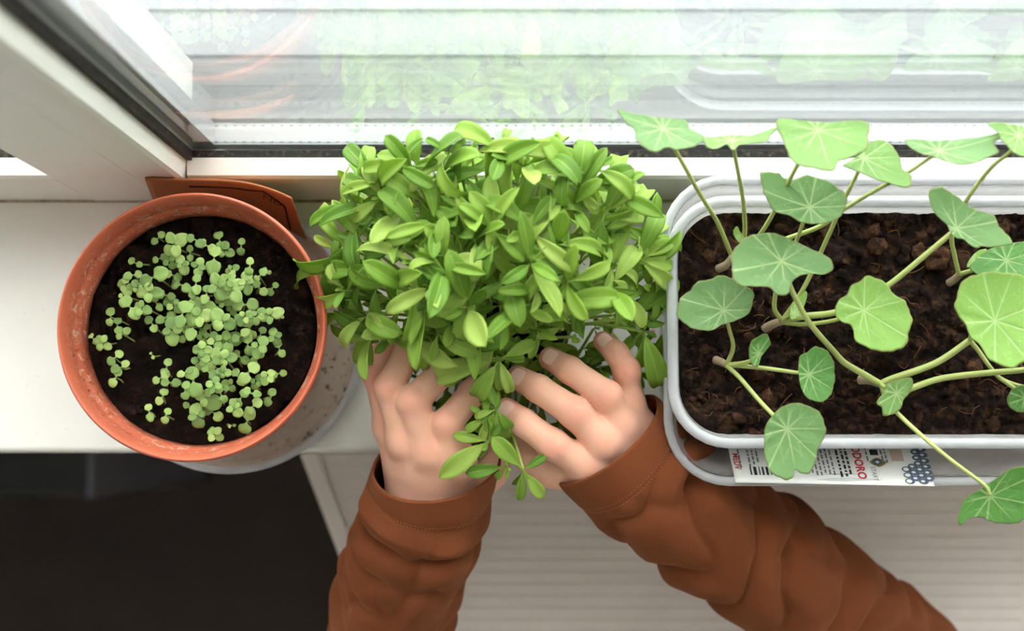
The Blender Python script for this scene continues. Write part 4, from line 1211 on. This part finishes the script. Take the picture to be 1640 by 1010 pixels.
sprout(590, 505, .100, 'sprout drooping beside the saucer over the ring finger', None, tips=[(583, 580, .084, 2), (560, 545, .09, 1), (600, 560, .09, 0), (545, 500, .1, 1), (610, 470, .108, 5)])

# ------------------------------------------------------------------ the child's hands and sleeves
def surface_nets(F, org, h):
    nx, ny, nz = F.shape
    ins = F < 0
    cnt = np.zeros((nx - 1, ny - 1, nz - 1), np.int8)
    for i in (0, 1):
        for j in (0, 1):
            for k in (0, 1): cnt += ins[i:nx - 1 + i, j:ny - 1 + j, k:nz - 1 + k]
    act = (cnt > 0) & (cnt < 8)
    idx = np.argwhere(act); vid = -np.ones(act.shape, np.int64); vid[act] = np.arange(len(idx))
    acc = np.zeros((len(idx), 3)); num = np.zeros(len(idx))
    cor = [(i, j, k) for i in (0, 1) for j in (0, 1) for k in (0, 1)]
    for a in cor:
        for ax in range(3):
            if a[ax]: continue
            b = list(a); b[ax] = 1
            fa = F[idx[:, 0] + a[0], idx[:, 1] + a[1], idx[:, 2] + a[2]]; fb = F[idx[:, 0] + b[0], idx[:, 1] + b[1], idx[:, 2] + b[2]]
            m = (fa < 0) != (fb < 0)
            t = np.where(m, fa / np.where(m, fa - fb, 1), 0)
            p = np.array(a, float)[None, :].repeat(len(idx), 0); p[:, ax] += t
            acc[m] += p[m]; num[m] += 1
    V = (idx + acc / num[:, None]) * h + org
    faces = []
    for ax in range(3):
        sl0 = [slice(None)] * 3; sl1 = [slice(None)] * 3
        sl0[ax] = slice(0, -1); sl1[ax] = slice(1, None)
        a, b = ins[tuple(sl0)], ins[tuple(sl1)]
        e = np.argwhere(a != b)
        o1, o2 = [(1, 2), (2, 0), (0, 1)][ax]
        ok = (e[:, o1] > 0) & (e[:, o2] > 0) & (e[:, o1] < F.shape[o1] - 1) & (e[:, o2] < F.shape[o2] - 1)
        e = e[ok]
        def cell(d1, d2):
            c = e.copy(); c[:, o1] -= d1; c[:, o2] -= d2
            return vid[c[:, 0], c[:, 1], c[:, 2]]
        q = np.stack([cell(1, 1), cell(0, 1), cell(0, 0), cell(1, 0)], 1)
        flip = ~a[e[:, 0], e[:, 1], e[:, 2]]
        q[flip] = q[flip][:, ::-1]
        faces.append(q)
    return V, np.concatenate(faces)
def smin(a, b, k):
    h = np.clip(0.5 + 0.5 * (b - a) / k, 0, 1)
    return b * (1 - h) + a * h - k * h * (1 - h)
class Hand:
    def __init__(s, pts, h=0.0010, pad=0.016):
        P_ = np.array([tuple(p) for p in pts]); s.lo = P_.min(0) - pad; hi = P_.max(0) + pad; s.h = h
        n = np.ceil((hi - s.lo) / h).astype(int)
        ax = [(s.lo[i] + h * np.arange(n[i])).astype(np.float32) for i in range(3)]
        s.X, s.Y, s.Z = np.meshgrid(*ax, indexing='ij')
    def cone(s, a, b, ra, rb):
        a = np.array(a, np.float32); b = np.array(b, np.float32); d = b - a; L2 = float(d @ d) + 1e-12
        px, py, pz = s.X - a[0], s.Y - a[1], s.Z - a[2]
        t = np.clip((px * d[0] + py * d[1] + pz * d[2]) / L2, 0, 1)
        return np.sqrt((px - t * d[0]) ** 2 + (py - t * d[1]) ** 2 + (pz - t * d[2]) ** 2) - (ra + t * (rb - ra))
    def ell(s, c, r):
        return (np.sqrt(((s.X - c[0]) / r[0]) ** 2 + ((s.Y - c[1]) / r[1]) ** 2 + ((s.Z - c[2]) / r[2]) ** 2) - 1) * min(r)
def build_hand(fingers, carpal, thumb, fore, parent, nails):
    """fingers: four chains (tip, dip, pip, mcp) as (u, v, z); carpal: four points inside the sleeve"""
    F3 = [[P(*p) for p in f] for f in fingers]; C3 = [P(*p) for p in carpal]; T3 = [P(*p) for p in thumb]; W3 = [P(*p) for p in fore]
    H = Hand([p for f in F3 for p in f] + C3 + T3 + W3[:1])
    RAD = [(.0063, .0072, .0080, .0088), (.0063, .0073, .0083, .0092), (.0062, .0071, .0080, .0088), (.0055, .0063, .0071, .0078)]
    df = None
    for f, r in zip(F3, RAD):
        d = None
        for i in range(3):
            c = H.cone(f[i], f[i + 1], r[i], r[i + 1])
            # soft pads in the middle of each segment
            d = c if d is None else smin(d, c, .0025)
        k = H.ell(f[2] + Vector((0, 0, .0006)), (r[2] * .93,) * 3); d = smin(d, k, .003)
        df = d if df is None else smin(df, d, .0008)
    dp = None
    for i in range(4):
        c = H.cone(F3[i][3], C3[i], .0082 if i < 3 else .0072, .0115); dp = c if dp is None else smin(dp, c, .010)
    for i in range(3):
        dp = smin(dp, H.cone(F3[i][3] + Vector((0, 0, -.001)), F3[i + 1][3] + Vector((0, 0, -.001)), .0070, .0070), .006)
        m_ = (F3[i][3] + F3[i + 1][3]) / 2; mc = (C3[i] + C3[i + 1]) / 2
        dp = smin(dp, H.cone(m_.lerp(mc, .25), mc, .0075, .0105), .008)
    for i in range(4):
        dp = smin(dp, H.ell(F3[i][3] + Vector((0, 0, .0022)), (.0064, .0064, .0064)), .005)
    dt = None
    for i in range(len(T3) - 1):
        rr = (.0065, .0080, .0100, .0125, .013)
        c = H.cone(T3[i], T3[i + 1], rr[i], rr[i + 1]); dt = c if dt is None else smin(dt, c, .004)
    dp = smin(dp, dt, .009)
    for i in range(len(W3) - 1): dp = smin(dp, H.cone(W3[i], W3[i + 1], .021, .020), .012)
    D = smin(df, dp, .0055)
    for ax_ in range(3):
        sl_ = [slice(None)] * 3
        for e_ in (0, -1):
            sl_[ax_] = e_; D[tuple(sl_)] = np.maximum(D[tuple(sl_)], .001)
    V, Q = surface_nets(D, H.lo, H.h)
    # keep the outer skin only
    lb_ = np.arange(len(V))
    while True:
        m_ = lb_[Q].min(1); n_ = lb_.copy()
        for c_ in range(4): np.minimum.at(n_, Q[:, c_], m_)
        n_ = n_[n_]
        if (n_ == lb_).all(): break
        lb_ = n_
    big_ = np.bincount(lb_).argmax(); kp = lb_ == big_
    re_ = np.cumsum(kp) - 1; Q = re_[Q[kp[Q[:, 0]]]]; V = V[kp]
    # drop what lies far up the sleeve
    o = obj('hand', ([tuple(p) for p in V], [tuple(q) for q in Q]), MAT['skin'], parent)
    sm_ = o.modifiers.new('smooth', 'SMOOTH'); sm_.factor = 0.5; sm_.iterations = 3
    red = np.zeros(len(V))
    for f in F3:
        for p, a, w in ((f[0], .75, .008), (f[2] + Vector((0, 0, .005)), .65, .0065), (f[3] + Vector((0, 0, .007)), .35, .007), (f[1] + Vector((0, 0, .005)), .3, .004)):
            red = np.maximum(red, a * np.exp(-(((V - np.array(tuple(p))) ** 2).sum(1)) / w ** 2))
    at = o.data.attributes.new('red', 'FLOAT', 'POINT'); at.data.foreach_set('value', red.astype(np.float32))
    for i in nails:
        f, r = F3[i], RAD[i]
        ax = (f[0] - f[1]).normalized()
        n = Vector(nails[i]); n = (n - ax * n.dot(ax)).normalized(); b = ax.cross(n)
        v, fc = [], []; NA, NB = 12, 10
        for sd in (0, 1):
            for j in range(NB + 1):
                for k in range(NA + 1):
                    a, c = -1 + 2 * k / NA, -1 + 2 * j / NB
                    # square to superellipse
                    sa, sc = a * math.sqrt(1 - .42 * c * c), c * math.sqrt(1 - .42 * a * a)
                    x = -0.0030 + sc * .0042 ; ph = sa * 0.80
                    rr = r[0] + (.00045 if sd == 0 else -.0004) - max(0, x) ** 2 * 32
                    v.append(f[0] + ax * x + (n * math.cos(ph) + b * math.sin(ph)) * rr)
        m = NA + 1; K = m * (NB + 1)
        for j in range(NB):
            for k in range(NA):
                q = j * m + k; fc.append((q, q + 1, q + m + 1, q + m)); fc.append((K + q, K + q + m, K + q + m + 1, K + q + 1))
        for k in range(NA):
            fc.append((k, K + k, K + k + 1, k + 1)); q = NB * m + k; fc.append((q, q + 1, K + q + 1, K + q))
        for j in range(NB):
            q = j * m; fc.append((q, q + m, K + q + m, K + q)); q += NA; fc.append((q, K + q, K + q + m, q + m))
        obj('fingernail', (v, fc), MAT['nail'], o)
    return o
person = empty('person', P(830, 900, -0.02)); tag(person, 'child in a rust brown long sleeved top cupping the green sprouts with both hands', 'person')
rh = build_hand(
    [[(811, 655, .090), (838, 676, .0965), (886, 712, .0970), (940, 745, .085)],
     [(829, 604, .0915), (862, 622, .0985), (921, 661, .0990), (966, 706, .091)],
     [(881, 574, .089), (912, 592, .0965), (972, 634, .0965), (992, 682, .087)],
     [(966, 546, .086), (988, 566, .0915), (1004, 594, .0900), (1006, 646, .080)]],
    [(1005, 796, .062), (1035, 780, .062), (1052, 755, .060), (1056, 728, .058)],
    [(836, 712, .060), (850, 734, .066), (884, 750, .069), (945, 760, .069), (1010, 780, .056)],
    [(1035, 768, .054), (1120, 825, .036)], person, {0: (-.1, .05, 1), 1: (-.15, .15, 1), 2: (-.1, .2, 1), 3: (.05, .1, 1)})
lh = build_hand(
    [[(779, 602, .078), (760, 625, .0865), (716, 678, .0940), (734, 738, .085)],
     [(734, 572, .080), (712, 592, .089), (661, 643, .0955), (690, 722, .085)],
     [(664, 546, .076), (652, 566, .085), (624, 621, .0915), (650, 706, .081)],
     [(624, 538, .064), (616, 560, .071), (604, 602, .076), (624, 684, .068)]],
    [(724, 815, .056), (700, 818, .057), (676, 812, .056), (654, 798, .052)],
    [(800, 700, .055), (796, 725, .058), (785, 752, .060), (745, 785, .056), (720, 812, .054)],
    [(690, 815, .048), (668, 900, .024)], person, {})

def sleeve(path, radii, folds, hem_tilt, seed, flat=0.86):
    pts = catmull([P(*p) for p in path], 26); fr_ = frames(pts); n = len(pts); K = 110
    rnd = random.Random(seed); V = []
    Ls = [0.0]
    for i in range(1, n): Ls.append(Ls[-1] + (pts[i] - pts[i - 1]).length)
    def rad(i):
        t = i / (n - 1) * (len(radii) - 1); k = min(int(t), len(radii) - 2); w = t - k; w = w * w * (3 - 2 * w)
        return radii[k] * (1 - w) + radii[k + 1] * w
    def pt(i, j, inner):
        t, nn, b = fr_[i]; a = 2 * math.pi * j / K; s = Ls[i]
        r = rad(i)
        g1 = min(1, max(0, (s - .013) / .016))
        ca_, sa_ = math.cos(a), math.sin(a)
        w1 = mnoise.noise(Vector((ca_ * .9, sa_ * .9, s * 16 + seed)))
        w2 = mnoise.noise(Vector((ca_ * 1.3 + 7, sa_ * 1.3, s * 14 + seed)))
        ph = s * folds[0] + folds[1] * math.sin(a + folds[2]) + 3.0 * w1
        am = max(0.0, 0.55 + 1.1 * w2)
        d = folds[3] * am * (abs(math.sin(ph)) ** 0.6 - 0.55) * g1
        ph2 = s * folds[0] * .45 - folds[1] * 1.5 * math.sin(a + folds[2] + 1.0) + 2.2 * w2 + 1.3
        d += folds[3] * .7 * max(0.0, .5 + w1) * (abs(math.sin(ph2)) ** 0.6 - 0.55) * g1
        d += 0.0009 * mnoise.noise(Vector((ca_ * 2.5, sa_ * 2.5, s * 70 + seed))) * (0.35 + 0.65 * g1)
        d += 0.0012 * mnoise.noise(Vector((ca_ * 1.2, sa_ * 1.2, 3 + seed)))
        if abs(s - 0.0165) < 0.0022: d -= 0.00045 * (1 - abs(s - 0.0165) / 0.0022)
        if s < 0.002: d -= 0.0006 * (1 - s / 0.002)
        sh = hem_tilt[0] * math.cos(a) + hem_tilt[1] * math.sin(a)
        p = pts[i] + t * sh * max(0, 1 - s / .03)
        rr = r + d - (0.0014 if inner else 0)
        return p + nn * (math.cos(a) * rr * flat) + b * (math.sin(a) * rr)
    V = [pt(i, j, False) for i in range(n) for j in range(K)]
    NI = min(n, 60)
    V += [pt(i, j, True) for i in range(NI) for j in range(K)]
    F = []; N = n * K
    for i in range(n - 1):
        for j in range(K):
            j2 = (j + 1) % K; F.append((i * K + j, i * K + j2, (i + 1) * K + j2, (i + 1) * K + j))
    for i in range(NI - 1):
        for j in range(K):
            j2 = (j + 1) % K; F.append((N + i * K + j, N + (i + 1) * K + j, N + (i + 1) * K + j2, N + i * K + j2))
    for j in range(K):
        j2 = (j + 1) % K; F.append((j, N + j, N + j2, j2))
    F.append(tuple((n - 1) * K + j for j in range(K)))
    o = obj('sleeve', (V, F), MAT['cloth'], person)
    # double row of stitches along the hem
    g = Geo()
    for s_ in (0.0150, 0.0172):
        i = min(range(n), key=lambda q: abs(Ls[q] - s_))
        for j in range(0, K):
            a = pt(i, j + .15, False); b = pt(i, j + .75, False); c = pts[i]
            a = a + (a - c).normalized() * .00015; b = b + (b - c).normalized() * .00015
            g.add(*tube([a, b], .00016, 4))
    tag(obj('stitching', g.vf(), MAT['thread'], o), kind='stuff')
    return o
PI = math.pi
# folds: (pitch, slant, phase, depth)
sleeve([(970, 703, .0715), (1002, 736, .066), (1070, 792, .049), (1150, 846, .026), (1225, 905, .004), (1330, 985, -.04), (1450, 1080, -.10)],
       [.0365, .0360, .0358, .0364, .0375, .040, .044], (88, 1.5, 2.2, .0100), (-.001, -.003), 4, .98)
sleeve([(698, 742, .0665), (692, 768, .061), (676, 815, .047), (660, 865, .030), (645, 920, .008), (628, 1000, -.035), (605, 1100, -.10)],
       [.0345, .0340, .0335, .0337, .0345, .036, .040], (100, 1.5, -.6, .0095), (.004, .010), 9, .97)
